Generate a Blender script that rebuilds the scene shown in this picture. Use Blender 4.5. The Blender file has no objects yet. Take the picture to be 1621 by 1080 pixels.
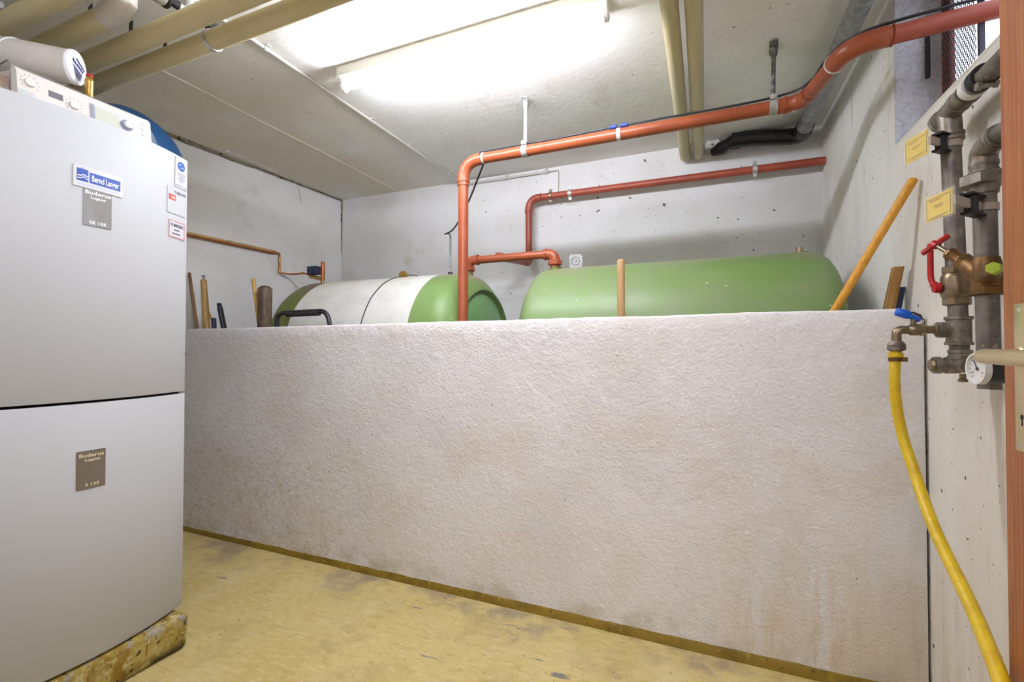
import bpy, bmesh, math, random
from mathutils import Vector, Matrix, noise
random.seed(7)
PI = math.pi
sc = bpy.context.scene
C = sc.collection

# ------------------------------------------------------------------ camera
FW = Vector((-0.38529408, 0.9226621, 0.01559235))
RT = Vector((0.9227811, 0.38532256, 0.00125559))
UP = Vector((0.0048496, -0.01487209, 0.99987764))
cd = bpy.data.cameras.new('camera'); cam = bpy.data.objects.new('camera', cd); C.objects.link(cam)
cam.matrix_world = Matrix(((RT.x, UP.x, -FW.x, 0), (RT.y, UP.y, -FW.y, 0), (RT.z, UP.z, -FW.z, 1.12), (0, 0, 0, 1)))
cd.sensor_width = 36; cd.lens = 732 / 1621 * 36; cd.clip_start = 0.02
sc.camera = cam

# ------------------------------------------------------------------ world, lights, exposure
w = bpy.data.worlds.new('overcast_sky'); sc.world = w; w.use_nodes = True
w.node_tree.nodes['Background'].inputs[0].default_value = (0.80, 0.86, 1.0, 1)
w.node_tree.nodes['Background'].inputs[1].default_value = 3.0
TUBE_POWER = 175.0
def area_light(name, loc, sx, sy, power, rot=(0, 0, 0), col=(1, 1, 1)):
    l = bpy.data.lights.new(name, 'AREA'); l.shape = 'RECTANGLE'; l.size = sx; l.size_y = sy; l.energy = power; l.color = col
    o = bpy.data.objects.new(name, l); C.objects.link(o); o.location = loc; o.rotation_euler = rot
    return o
# added fill light in the corridor behind the camera, for low wall and floor
area_light('corridor_fill_light', (0.1, -1.35, 2.30), 1.5, 0.9, 31, rot=(math.radians(38), 0, 0), col=(0.93, 0.95, 1.06))
# added fill light above the viewpoint, out of view, aimed at the low wall
area_light('room_fill_light', (-0.35, 0.12, 2.36), 1.2, 0.08, 33, rot=Vector((-.74, .60, -.32)).to_track_quat('-Z', 'Y').to_euler(), col=(0.92, 0.96, 1.09))
sc.view_settings.view_transform = 'Standard'; sc.view_settings.look = 'None'
sc.view_settings.gamma = 1; sc.view_settings.use_curve_mapping = False
sc.view_settings.exposure = 0.06

# ------------------------------------------------------------------ materials
def lin(c):
    r = []
    for v in c:
        v /= 255
        r.append(v / 12.92 if v <= 0.04045 else ((v + 0.055) / 1.055) ** 2.4)
    return (*r, 1)
def mat(name, col, rough=0.6, metal=0.0, col2=None, nscale=5, nlo=0.4, nhi=0.65, stretch=None, bump=0.0, bscale=60, bdist=0.01,
        bump2=0.0, b2scale=8, pits=None, layers=(), emit=None, spec=0.5, coat=0.0, alpha=1.0, trans=0.0, flat=False):
    """layers: (colour, noise scale, lo, hi, stretch, detail) stacked stains; pits: (colour, cell scale, radius, share)"""
    m = bpy.data.materials.new(name); m.use_nodes = True
    nt = m.node_tree; N = nt.nodes; Lk = nt.links.new
    b = N['Principled BSDF']
    b.inputs['Roughness'].default_value = rough; b.inputs['Metallic'].default_value = metal
    b.inputs['Specular IOR Level'].default_value = spec; b.inputs['Coat Weight'].default_value = coat
    b.inputs['Alpha'].default_value = alpha; b.inputs['Transmission Weight'].default_value = trans
    tc = N.new('ShaderNodeTexCoord')
    geo = N.new('ShaderNodeNewGeometry')
    P = geo.outputs['Position']
    def noisef(scale, st=None, detail=6, rough_=0.6):
        src = P
        if st:
            mp = N.new('ShaderNodeVectorMath'); mp.operation = 'MULTIPLY'; Lk(P, mp.inputs[0]); mp.inputs[1].default_value = st; src = mp.outputs[0]
        n = N.new('ShaderNodeTexNoise'); n.inputs['Scale'].default_value = scale; n.inputs['Detail'].default_value = detail
        n.inputs['Roughness'].default_value = rough_; Lk(src, n.inputs['Vector']); return n.outputs['Fac']
    def mr(v, a, c, lo=0, hi=1):
        x = N.new('ShaderNodeMapRange'); x.interpolation_type = 'SMOOTHSTEP'
        Lk(v, x.inputs[0]); x.inputs[1].default_value = a; x.inputs[2].default_value = c; x.inputs[3].default_value = lo; x.inputs[4].default_value = hi
        return x.outputs[0]
    def mixc(f, a, c2):
        x = N.new('ShaderNodeMix'); x.data_type = 'RGBA'
        Lk(f, x.inputs[0])
        if isinstance(a, tuple): x.inputs[6].default_value = a
        else: Lk(a, x.inputs[6])
        x.inputs[7].default_value = c2
        return x.outputs[2]
    cur = lin(col)
    if col2: cur = mixc(mr(noisef(nscale, stretch), nlo, nhi), cur, lin(col2))
    for ly in layers:
        c_, s_, lo, hi = ly[:4]; st = ly[4] if len(ly) > 4 else None; zr = ly[5] if len(ly) > 5 else None
        f = mr(noisef(s_, st, 8, 0.65), lo, hi)
        if zr:   # limit the stain to a region of the wall: (axis, from, to)
            for ax, a0, a1 in zr:
                sp = N.new('ShaderNodeSeparateXYZ'); Lk(P, sp.inputs[0])
                g = mr(sp.outputs[ax], a0, a1) if a0 < a1 else mr(sp.outputs[ax], a1, a0, 1, 0)
                mm = N.new('ShaderNodeMath'); mm.operation = 'MULTIPLY'; Lk(f, mm.inputs[0]); Lk(g, mm.inputs[1]); f = mm.outputs[0]
        cur = mixc(f, cur, lin(c_))
    height = None
    if pits:
        for (pc, ps, pr_, share) in pits:
            v = N.new('ShaderNodeTexVoronoi'); v.voronoi_dimensions = '2D'; v.inputs['Scale'].default_value = ps
            sp2 = N.new('ShaderNodeSeparateXYZ'); Lk(P, sp2.inputs[0]); cb = N.new('ShaderNodeCombineXYZ')
            if flat: Lk(sp2.outputs[0], cb.inputs[0]); Lk(sp2.outputs[1], cb.inputs[1])
            else:
                ad_ = N.new('ShaderNodeMath'); ad_.operation = 'ADD'; Lk(sp2.outputs[0], ad_.inputs[0]); Lk(sp2.outputs[1], ad_.inputs[1]); Lk(ad_.outputs[0], cb.inputs[0]); Lk(sp2.outputs[2], cb.inputs[1])
            d = N.new('ShaderNodeVectorMath'); d.operation = 'ADD'; Lk(cb.outputs[0], d.inputs[0])
            nn = N.new('ShaderNodeTexNoise'); nn.inputs['Scale'].default_value = ps * 4; Lk(P, nn.inputs['Vector'])
            sc_ = N.new('ShaderNodeVectorMath'); sc_.operation = 'SCALE'; Lk(nn.outputs['Color'], sc_.inputs[0]); sc_.inputs['Scale'].default_value = 0.35 / ps
            Lk(sc_.outputs[0], d.inputs[1]); Lk(d.outputs[0], v.inputs['Vector'])
            sx = N.new('ShaderNodeSeparateColor'); Lk(v.outputs['Color'], sx.inputs[0])
            rr = N.new('ShaderNodeMath'); rr.operation = 'MULTIPLY'; Lk(sx.outputs[1], rr.inputs[0]); rr.inputs[1].default_value = pr_
            lt = N.new('ShaderNodeMath'); lt.operation = 'LESS_THAN'; Lk(v.outputs['Distance'], lt.inputs[0]); Lk(rr.outputs[0], lt.inputs[1])
            g = N.new('ShaderNodeMath'); g.operation = 'LESS_THAN'; Lk(sx.outputs[0], g.inputs[0]); g.inputs[1].default_value = share
            f = N.new('ShaderNodeMath'); f.operation = 'MULTIPLY'; Lk(lt.outputs[0], f.inputs[0]); Lk(g.outputs[0], f.inputs[1])
            cur = mixc(f.outputs[0], cur, lin(pc))
    if isinstance(cur, tuple): b.inputs['Base Color'].default_value = cur
    else: Lk(cur, b.inputs['Base Color'])
    nrm = None
    for (bs, sc2, dist) in ((bump2, b2scale, bdist * 3), (bump, bscale, bdist)):
        if bs > 0:
            bp = N.new('ShaderNodeBump'); bp.inputs['Strength'].default_value = bs; bp.inputs['Distance'].default_value = dist
            Lk(noisef(sc2, stretch if sc2 == bscale else None, 4, 0.55), bp.inputs['Height'])
            if nrm: Lk(nrm, bp.inputs['Normal'])
            nrm = bp.outputs['Normal']
    if nrm: Lk(nrm, b.inputs['Normal'])
    if emit: b.inputs['Emission Color'].default_value = emit[0]; b.inputs['Emission Strength'].default_value = emit[1]
    return m

M = {}
M['low_wall'] = mat('rough_plaster', (227, 223, 223), 0.92, col2=(219, 215, 214), nscale=3, bump=0.6, bscale=105, bdist=0.007, bump2=0.35, b2scale=22,
    layers=[((218, 209, 200), 2.2, .44, .72, (1, 1, 1.6)), ((240, 235, 234), 70, .56, .70), ((206, 197, 188), 90, .58, .72),
            ((206, 198, 184), 8, .48, .72, (1, 1, 1.2), [(0, -0.9, -2.6), (2, 0.95, 0.25)]), ((196, 188, 174), 45, .50, .68, (1, 1, 1), [(0, -1.0, -2.4), (2, 1.0, 0.3)]),
            ((216, 204, 188), 3, .35, .6, (3, 1, .5), [(2, 0.8, 0.0), (0, -0.3, 0.4)]), ((206, 192, 174), 14, .48, .66, (2.4, 1, .35), [(2, 0.55, 0.0), (0, -0.2, 0.3)]),
            ((142, 124, 98), 18, .68, .74, (1, 1, .6), [(2, 0.9, 0.2)]), ((198, 190, 174), 7, .45, .65, (1, 1, 1), [(2, .16, .03)])],
    pits=[((150, 130, 104), 9, .03, .10)], spec=.25)
M['wall'] = mat('painted_concrete', (228, 227, 226), 0.85, col2=(220, 218, 215), nscale=2.5, bump=.25, bscale=45, bdist=.004,
    layers=[((200, 196, 188), 5, .62, .8)],
    pits=[((92, 92, 92), 9, .068, .26), ((120, 118, 115), 21, .10, .12), ((150, 148, 145), 40, .14, .05)], spec=.3)
M['wall_right'] = mat('painted_concrete_warm', (238, 234, 229), 0.85, col2=(224, 217, 208), nscale=2.2, bump=.2, bscale=50, bdist=.003, stretch=(1, 1, .35),
    layers=[((196, 184, 168), 4, .58, .8, (1, 4, .5)), ((206, 190, 168), 3, .4, .7, (1, 5, .4), [(2, .8, .1)])],
    pits=[((96, 88, 82), 14, .075, .28), ((140, 130, 122), 30, .10, .14)], spec=.3)
M['wall_left'] = mat('painted_concrete_left', (238, 237, 236), 0.85, col2=(230, 228, 225), nscale=2.5, bump=.15, bscale=35, bdist=.003,
    layers=[((202, 198, 190), 4, .6, .8)], pits=[((130, 128, 124), 11, .06, .10)], spec=.3)
M['ceiling'] = mat('painted_ceiling', (240, 238, 235), 0.9, col2=(232, 228, 221), nscale=1.6, bump=.3, bscale=28, bdist=.006,
    layers=[((230, 222, 206), 1.3, .30, .55, None, [(0, -1.6, -2.5)]), ((208, 202, 190), 5, .56, .8, (1, .4, 1)), ((190, 180, 164), 14, .66, .8)],
    pits=[((150, 145, 138), 16, .08, .06)], spec=.2, flat=True)
M['floor'] = mat('yellow_floor_paint', (198, 178, 118), 0.6, col2=(188, 167, 104), nscale=3, bump=.4, bscale=90, bdist=.003, bump2=.25, b2scale=14,
    layers=[((206, 188, 134), 60, .50, .66, (.35, 1, 1)), ((176, 154, 92), 34, .50, .70, (.45, 1, 1)), ((204, 186, 138), 4, .5, .75), ((178, 158, 104), 5, .52, .70),
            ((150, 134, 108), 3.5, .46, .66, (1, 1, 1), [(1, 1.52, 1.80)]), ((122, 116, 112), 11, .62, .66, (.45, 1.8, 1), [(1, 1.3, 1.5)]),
            ((150, 132, 92), 120, .60, .68), ((112, 100, 78), 30, .69, .72, (.8, 1.5, 1))],
    pits=[((112, 100, 82), 17, .06, .12), ((108, 94, 68), 44, .13, .10)], spec=.4, flat=True)
M['mustard'] = mat('mustard_skirting_paint', (134, 108, 22), 0.55, col2=(112, 88, 16), nscale=9, bump=.5, bscale=55, bdist=.006,
    layers=[((160, 132, 44), 40, .56, .68), ((70, 58, 22), 50, .60, .68)])
M['plinth'] = mat('painted_plinth', (182, 164, 92), 0.7, col2=(158, 136, 52), nscale=12, bump=.8, bscale=45, bdist=.010,
    layers=[((142, 112, 26), 9, .46, .64, (3, 3, .6)), ((196, 184, 130), 30, .52, .66), ((50, 42, 28), 40, .57, .64), ((158, 152, 140), 16, .48, .62, None, [(2, .085, .125)]),
            ((60, 50, 30), 12, .38, .54, None, [(2, .050, .005)]), ((146, 98, 38), 26, .60, .68, (3, 3, .12))])
M['enamel'] = mat('white_enamel', (190, 191, 193), 0.55, spec=.3, col2=(188, 189, 191), nscale=1)
M['enamel_side'] = mat('grey_white_casing', (190, 190, 190), 0.5)
M['gap_dark'] = mat('dark_gap', (42, 36, 30), 0.8)
M['hood'] = mat('clear_hood_plastic', (224, 220, 214), 0.18, alpha=.16, coat=.3)
M['console'] = mat('light_grey_console', (226, 219, 211), 0.45)
M['console_side'] = mat('brown_tinted_console_side', (160, 138, 118), 0.5, col2=(192, 180, 166), nscale=20)
M['lcd'] = mat('lcd_dark', (82, 82, 98), 0.2)
M['lcd_pale'] = mat('lcd_pale', (202, 206, 188), 0.25)
M['grey_blue'] = mat('grey_blue_plastic', (128, 134, 160), 0.4)
M['print_grey'] = mat('print_grey', (120, 112, 110), 0.6)
M['plate'] = mat('nameplate_brown', (122, 111, 98), 0.35, metal=.2)
M['plate_up'] = mat('nameplate_grey', (140, 136, 130), 0.35, metal=.2, col2=(158, 160, 166), nscale=14, stretch=(1, 1, .2))
M['ivory_print'] = mat('ivory_print', (226, 214, 178), 0.5)
M['white_print'] = mat('white_print', (240, 240, 242), 0.5)
M['sticker'] = mat('sticker_white', (208, 208, 211), 0.45)
M['sticker_clear'] = mat('sticker_pale', (201, 202, 206), 0.4)
M['blue_print'] = mat('blue_print', (52, 84, 168), 0.45)
M['blue_dark_print'] = mat('blue_dark_print', (36, 52, 122), 0.45)
M['light_blue_print'] = mat('light_blue_print', (142, 168, 220), 0.45)
M['red_print'] = mat('red_print', (206, 70, 56), 0.45)
M['dark_print'] = mat('dark_print', (58, 54, 84), 0.5)
M['blue_vessel'] = mat('blue_vessel_paint', (28, 88, 142), 0.45, col2=(24, 78, 128), nscale=3)
M['flue'] = mat('grey_white_flue', (206, 200, 192), 0.5, col2=(198, 190, 184), nscale=3)
M['flue_cap'] = mat('flue_cap_white', (244, 243, 246), 0.4)
M['orange'] = mat('orange_plastic_pipe', (164, 83, 50), 0.34, col2=(152, 75, 46), nscale=6,
    layers=[((168, 76, 50), 5, .58, .75), ((220, 150, 130), 40, .72, .78)])
M['brown_pipe'] = mat('brown_red_plastic_pipe', (168, 78, 56), 0.42, col2=(150, 68, 50), nscale=8, layers=[((206, 150, 140), 36, .70, .76)])
M['steel'] = mat('galvanised_clamp', (206, 204, 202), 0.38, metal=.55, col2=(176, 172, 168), nscale=30)
M['white_tie'] = mat('white_tie', (224, 218, 218), 0.5)
M['white_rod'] = mat('white_painted_rod', (216, 214, 210), 0.5, metal=.2)
M['rust_rod'] = mat('dark_rusty_rod', (86, 84, 84), 0.6, metal=.4, col2=(150, 144, 136), nscale=40)
M['beige'] = mat('beige_pipe_jacket', (206, 192, 150), 0.48, col2=(196, 180, 132), nscale=4, stretch=(.3, 1, 1), layers=[((184, 162, 112), 7, .6, .78)])
M['beige_pale'] = mat('pale_beige_pipe_jacket', (206, 196, 158), 0.5, col2=(194, 182, 140), nscale=5, stretch=(1, .3, 1))
M['duct'] = mat('weathered_galvanised_duct', (146, 148, 148), 0.55, metal=.35, col2=(174, 176, 176), nscale=30, bump=.2, bscale=90, bdist=.002,
    layers=[((110, 110, 112), 6, .5, .7)])
M['bitumen'] = mat('black_bitumen', (24, 23, 26), 0.35, bump=.6, bscale=30, bdist=.01, layers=[((160, 150, 138), 16, .66, .7)])
M['patch'] = mat('rough_white_mortar', (206, 202, 196), 0.9, bump=1, bscale=30, bdist=.02, layers=[((120, 112, 100), 22, .55, .65)])
M['conduit'] = mat('grey_white_conduit', (196, 193, 186), 0.55)
M['white_plastic'] = mat('white_plastic', (226, 224, 220), 0.45)
M['lamp_housing'] = mat('cream_lamp_housing', (222, 216, 200), 0.5)
M['lamp_white'] = mat('lamp_reflector_white', (238, 236, 230), 0.4)
M['tube'] = mat('lit_fluorescent_tube', (255, 255, 255), 0.4, emit=((0.92, 0.96, 1.07, 1), TUBE_POWER))
M['green'] = mat('green_tank', (112, 139, 78), 0.40, col2=(118, 142, 88), nscale=2.5, coat=.0, spec=.35,
    layers=[((126, 138, 100), 3, .45, .7), ((146, 134, 104), 6, .35, .62, None, [(2, 1.50, 1.585)]), ((230, 232, 220), 60, .74, .77)],
    pits=[((232, 236, 226), 16, .06, .14)])
M['green_inner'] = mat('green_tank_head', (104, 152, 88), 0.35, col2=(116, 158, 98), nscale=3)
M['olive'] = mat('green_tank_dirty_end', (104, 118, 48), 0.5, col2=(92, 96, 46), nscale=4,
    layers=[((112, 96, 70), 3, .4, .6, None, [(2, 1.36, 1.5)])])
M['coat_white'] = mat('off_white_tank_coat', (214, 212, 204), 0.6, col2=(204, 202, 194), nscale=8, layers=[((198, 184, 156), 5, .4, .65, None, [(2, 1.48, 1.59)])], bump=.1, bscale=60, bdist=.002)
M['copper'] = mat('copper', (190, 112, 70), 0.32, metal=.75, col2=(160, 96, 58), nscale=20)
M['brass'] = mat('brass', (196, 160, 84), 0.3, metal=.8, col2=(170, 130, 64), nscale=30)
M['tan_conduit'] = mat('tan_pipe_cover', (204, 172, 118), 0.4, metal=.2, col2=(178, 142, 92), nscale=14)
M['black'] = mat('black_plastic', (34, 33, 36), 0.45)
M['rubber'] = mat('black_rubber', (28, 27, 27), 0.7)
M['navy'] = mat('dark_blue_plastic', (44, 52, 78), 0.5)
M['cable'] = mat('black_cable', (38, 38, 44), 0.5)
M['pale_cable'] = mat('pale_cable', (178, 172, 160), 0.6)
M['blue_connector'] = mat('blue_connector', (44, 72, 150), 0.4)
def wood(name, c1, c2, st=(1, 1, .12), sc_=40, layers=()):
    return mat(name, c1, 0.5, col2=c2, nscale=sc_, nlo=.35, nhi=.7, stretch=st, bump=.15, bscale=80, bdist=.002, layers=layers)
M['wood_brown'] = wood('brown_weathered_wood', (138, 100, 60), (98, 66, 40))
M['wood_yellow'] = wood('yellowish_wood', (206, 168, 92), (176, 134, 66))
M['wood_split'] = wood('split_bamboo_wood', (188, 154, 88), (142, 108, 54))
M['wood_bark'] = wood('dark_bark_wood', (102, 82, 60), (66, 52, 40), st=(1, 1, .4), sc_=60, layers=[((138, 118, 86), 60, .58, .66, (1, 1, .5))])
M['wood_pole'] = wood('glossy_yellow_pole', (222, 160, 52), (204, 140, 40), st=(1, 1, .6), sc_=70)
M['wood_slat'] = wood('ochre_wood_slat', (188, 146, 84), (160, 118, 60), sc_=30)
M['wood_stick'] = wood('pale_brown_stick', (190, 154, 104), (164, 126, 78))
M['zinc'] = mat('grey_zinc_pipe', (128, 120, 112), 0.5, metal=.55, col2=(104, 96, 90), nscale=26, bump=.2, bscale=120, bdist=.002,
    layers=[((168, 160, 150), 60, .6, .7), ((112, 84, 62), 12, .62, .76)])
M['zinc_fitting'] = mat('zinc_fitting', (146, 138, 128), 0.45, metal=.6, col2=(116, 104, 92), nscale=30, layers=[((126, 96, 66), 16, .58, .72)])
M['bronze'] = mat('aged_bronze', (128, 92, 50), 0.45, metal=.6, col2=(98, 70, 40), nscale=28, layers=[((160, 120, 66), 30, .6, .72)])
M['nickel'] = mat('dull_nickel_brass', (150, 132, 106), 0.35, metal=.75, col2=(124, 106, 82), nscale=24)
M['red'] = mat('red_handle_coat', (190, 26, 30), 0.35, col2=(170, 22, 26), nscale=20)
M['blue'] = mat('blue_handle_coat', (22, 92, 200), 0.35)
M['lime'] = mat('yellow_green_cap', (160, 178, 34), 0.4)
M['tag_yellow'] = mat('yellow_tag', (226, 190, 52), 0.5, col2=(230, 196, 66), nscale=30)
M['tag_print'] = mat('tag_print', (150, 122, 36), 0.6)
M['tag_clear'] = mat('clear_tag_cover', (236, 234, 220), 0.15, alpha=.17, coat=.4)
M['tan_clip'] = mat('tan_clip', (176, 160, 144), 0.5)
M['hose'] = mat('yellow_hose', (214, 180, 22), 0.42, col2=(198, 160, 18), nscale=24, layers=[((132, 100, 20), 50, .64, .70)])
M['gauge_face'] = mat('gauge_dial_white', (228, 222, 218), 0.4)
M['door'] = wood('reddish_brown_door_veneer', (166, 100, 52), (140, 76, 36), st=(1, 14, .5), sc_=9, layers=[((190, 124, 78), 30, .5, .7, (1, 8, .15))])
M['plate_gold'] = mat('champagne_brass_plate', (206, 188, 146), 0.3, metal=.7)
M['frame_red'] = mat('red_brown_window_frame', (178, 104, 90), 0.55, col2=(156, 86, 74), nscale=12)
M['wire'] = mat('dark_wire_mesh', (52, 48, 58), 0.6)
M['bar_dark'] = mat('dark_window_bar', (64, 62, 82), 0.5)
M['roughcast'] = mat('grey_white_roughcast', (226, 228, 236), 0.95, col2=(206, 208, 220), nscale=60, bump=1.0, bscale=130, bdist=.012,
    layers=[((120, 116, 112), 90, .64, .72)])
M['sill'] = mat('cream_sill_paint', (232, 226, 212), 0.7, bump=.2, bscale=40, bdist=.003)
M['crack'] = mat('dark_crack', (58, 50, 44), 0.9)
M['crack_mortar'] = mat('crumbling_mortar', (150, 140, 120), 0.95, bump=1, bscale=50, bdist=.02, layers=[((64, 54, 42), 26, .5, .6)])
M['corridor'] = mat('corridor_paint', (222, 220, 215), 0.9)
M['clear_gauge'] = mat('clear_gauge_plastic', (225, 225, 228), 0.2, alpha=.32)
def glass_mat():
    m = bpy.data.materials.new('window_glass'); m.use_nodes = True; nt = m.node_tree; nt.nodes.clear()
    o = nt.nodes.new('ShaderNodeOutputMaterial'); mx = nt.nodes.new('ShaderNodeMixShader'); t = nt.nodes.new('ShaderNodeBsdfTransparent'); g = nt.nodes.new('ShaderNodeBsdfGlossy')
    g.inputs['Roughness'].default_value = .05; mx.inputs[0].default_value = .07
    nt.links.new(t.outputs[0], mx.inputs[1]); nt.links.new(g.outputs[0], mx.inputs[2]); nt.links.new(mx.outputs[0], o.inputs[0]); return m
M['glass'] = glass_mat()

# ------------------------------------------------------------------ geometry helpers
def wl(o):
    v = Vector((0, 0, 0))
    while o: v += Vector(o.location); o = o.parent
    return v
def obj(name, bm, m, parent=None, origin=None, smooth=40, label=None, kind=None):
    """link one bmesh (built in world coordinates) as one mesh object"""
    bmesh.ops.recalc_face_normals(bm, faces=bm.faces)
    o0 = Vector(origin) if origin is not None else (wl(parent) if parent else None)
    if o0 is None:
        xs = [v.co for v in bm.verts]
        mn = Vector((min(v.x for v in xs), min(v.y for v in xs), min(v.z for v in xs))); mx = Vector((max(v.x for v in xs), max(v.y for v in xs), max(v.z for v in xs)))
        o0 = Vector(((mn.x + mx.x) / 2, (mn.y + mx.y) / 2, mn.z))
    bm.transform(Matrix.Translation(-o0))
    me = bpy.data.meshes.new(name); bm.to_mesh(me); bm.free()
    if smooth:
        for p in me.polygons: p.use_smooth = True
        me.set_sharp_from_angle(angle=math.radians(smooth))
    me.materials.append(m)
    o = bpy.data.objects.new(name, me); C.objects.link(o)
    if parent: o.parent = parent; o.location = o0 - wl(parent)
    else: o.location = o0
    if label: o['label'] = label
    if kind: o['kind'] = kind
    elif name in ('print', 'scale_marks', 'hood_edge'): o['kind'] = 'stuff'
    return o
def thing(name, label, cat, loc, group=None):
    o = bpy.data.objects.new(name, None); C.objects.link(o); o.location = loc; o.empty_display_size = .05
    o['label'] = label; o['category'] = cat
    if group: o['group'] = group
    return o
def tag(o, label, cat, group=None):
    o['label'] = label; o['category'] = cat
    if group: o['group'] = group
    return o
def struct(name, bm, m, parent=None, smooth=0, label=None):
    o = obj(name, bm, m, parent, smooth=smooth, origin=None if not parent else wl(parent), label=label)
    if not parent: o['kind'] = 'structure'
    return o
def BM(): return bmesh.new()
def frame(axis, ref=None):
    a = Vector(axis).normalized()
    r = Vector(ref) if ref is not None else (Vector((0, 0, 1)) if abs(a.z) < .9 else Vector((1, 0, 0)))
    u = (r - a * r.dot(a)).normalized(); v = a.cross(u)
    return a, u, v
def box(bm, x0, x1, y0, y1, z0, z1, bevel=0, seg=2):
    r = bmesh.ops.create_cube(bm, size=1)
    vs = r['verts']
    for v in vs: v.co = Vector(((x0 + x1) / 2 + v.co.x * (x1 - x0), (y0 + y1) / 2 + v.co.y * (y1 - y0), (z0 + z1) / 2 + v.co.z * (z1 - z0)))
    if bevel:
        es = list({e for v in vs for e in v.link_edges})
        bmesh.ops.bevel(bm, geom=es, offset=bevel, segments=seg, affect='EDGES', profile=.5)
    return bm
def obox(bm, c, ax, ay, az, sx, sy, sz, bevel=0):
    """box centred at c with axes ax, ay, az"""
    ax, ay, az = (Vector(a).normalized() for a in (ax, ay, az))
    r = bmesh.ops.create_cube(bm, size=1); vs = r['verts']; c = Vector(c)
    for v in vs: v.co = c + ax * v.co.x * sx + ay * v.co.y * sy + az * v.co.z * sz
    if bevel:
        es = list({e for v in vs for e in v.link_edges})
        bmesh.ops.bevel(bm, geom=es, offset=bevel, segments=2, affect='EDGES', profile=.5)
    return bm
def sweep(bm, pts, r, n=16, cap=True, closed=False):
    pts = [Vector(p) for p in pts]; k = len(pts)
    rs = r if isinstance(r, (list, tuple)) else [r] * k
    T = []
    for i in range(k):
        if closed: t = pts[(i + 1) % k] - pts[i - 1]
        elif i == 0: t = pts[1] - pts[0]
        elif i == k - 1: t = pts[-1] - pts[-2]
        else: t = (pts[i + 1] - pts[i]).normalized() + (pts[i] - pts[i - 1]).normalized()
        T.append(t.normalized())
    _, u, v = frame(T[0]); rings = []
    for i in range(k):
        u = (u - T[i] * u.dot(T[i])).normalized(); v = T[i].cross(u)
        rings.append([bm.verts.new(pts[i] + (u * math.cos(2 * PI * j / n) + v * math.sin(2 * PI * j / n)) * rs[i]) for j in range(n)])
    for i in range(k if closed else k - 1):
        a, b_ = rings[i], rings[(i + 1) % k]
        for j in range(n): bm.faces.new((a[j], a[(j + 1) % n], b_[(j + 1) % n], b_[j]))
    if cap and not closed:
        bm.faces.new(rings[0][::-1]); bm.faces.new(rings[-1])
    return bm
def fillet(pts, rad, steps=6):
    pts = [Vector(p) for p in pts]; out = [pts[0]]
    for i in range(1, len(pts) - 1):
        a, b_, c = pts[i - 1], pts[i], pts[i + 1]
        r_ = rad[i - 1] if isinstance(rad, (list, tuple)) else rad
        d1 = min(r_, (a - b_).length * .48); d2 = min(r_, (c - b_).length * .48)
        p0 = b_ + (a - b_).normalized() * d1; p2 = b_ + (c - b_).normalized() * d2
        for s in range(steps + 1):
            t = s / steps; out.append(p0 * (1 - t) ** 2 + b_ * 2 * t * (1 - t) + p2 * t * t)
    out.append(pts[-1]); return out
def arc_el(a, b_, c, rad, steps=8, ext=0.0):
    """points of the bend at b between a and c, with straight stubs of length ext"""
    a, b_, c = Vector(a), Vector(b_), Vector(c)
    e1 = (a - b_).normalized(); e2 = (c - b_).normalized()
    p0 = b_ + e1 * rad; p2 = b_ + e2 * rad
    out = [p0 + e1 * ext] if ext else []
    for s in range(steps + 1):
        t = s / steps; out.append(p0 * (1 - t) ** 2 + b_ * 2 * t * (1 - t) + p2 * t * t)
    if ext: out.append(p2 + e2 * ext)
    return out
def lathe(bm, org, axis, prof, n=24, ref=None, ph=0.0):
    """prof: list of (along, radius)"""
    a, u, v = frame(axis, ref); org = Vector(org); rings = []
    for (t, r) in prof:
        if r < 1e-5: rings.append([bm.verts.new(org + a * t)])
        else: rings.append([bm.verts.new(org + a * t + (u * math.cos(2 * PI * j / n + ph) + v * math.sin(2 * PI * j / n + ph)) * r) for j in range(n)])
    for i in range(len(rings) - 1):
        a_, b_ = rings[i], rings[i + 1]
        for j in range(n):
            f = []
            for q in (a_[j % len(a_)], a_[(j + 1) % len(a_)], b_[(j + 1) % len(b_)], b_[j % len(b_)]):
                if q not in f: f.append(q)
            if len(f) > 2: bm.faces.new(f)
    if len(rings[0]) > 1: bm.faces.new(rings[0][::-1])
    if len(rings[-1]) > 1: bm.faces.new(rings[-1])
    return bm
def band(bm, org, axis, r0, r1, wd, n=28):
    """a ring band (clamp)"""
    a, u, v = frame(axis); org = Vector(org)
    P_ = [(-wd / 2, r0), (-wd / 2, r1), (wd / 2, r1), (wd / 2, r0)]
    rings = [[bm.verts.new(org + a * t + (u * math.cos(2 * PI * j / n) + v * math.sin(2 * PI * j / n)) * r) for (t, r) in P_] for j in range(n)]
    for j in range(n):
        A, B_ = rings[j], rings[(j + 1) % n]
        for k in range(4): bm.faces.new((A[k], A[(k + 1) % 4], B_[(k + 1) % 4], B_[k]))
    return bm
def hexnut(bm, org, axis, r, h, ch=.12):
    return lathe(bm, org, axis, [(-h / 2, r * (1 - ch)), (-h / 2 + h * .12, r), (h / 2 - h * .12, r), (h / 2, r * (1 - ch))], n=6)
def extrude_poly(bm, pts, depth_vec):
    """pts: ordered 3D outline"""
    d = Vector(depth_vec)
    a = [bm.verts.new(Vector(p)) for p in pts]; b_ = [bm.verts.new(Vector(p) + d) for p in pts]; n = len(a)
    bm.faces.new(a); bm.faces.new(b_[::-1])
    for i in range(n): bm.faces.new((a[i], b_[i], b_[(i + 1) % n], a[(i + 1) % n]))
    return bm
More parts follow.
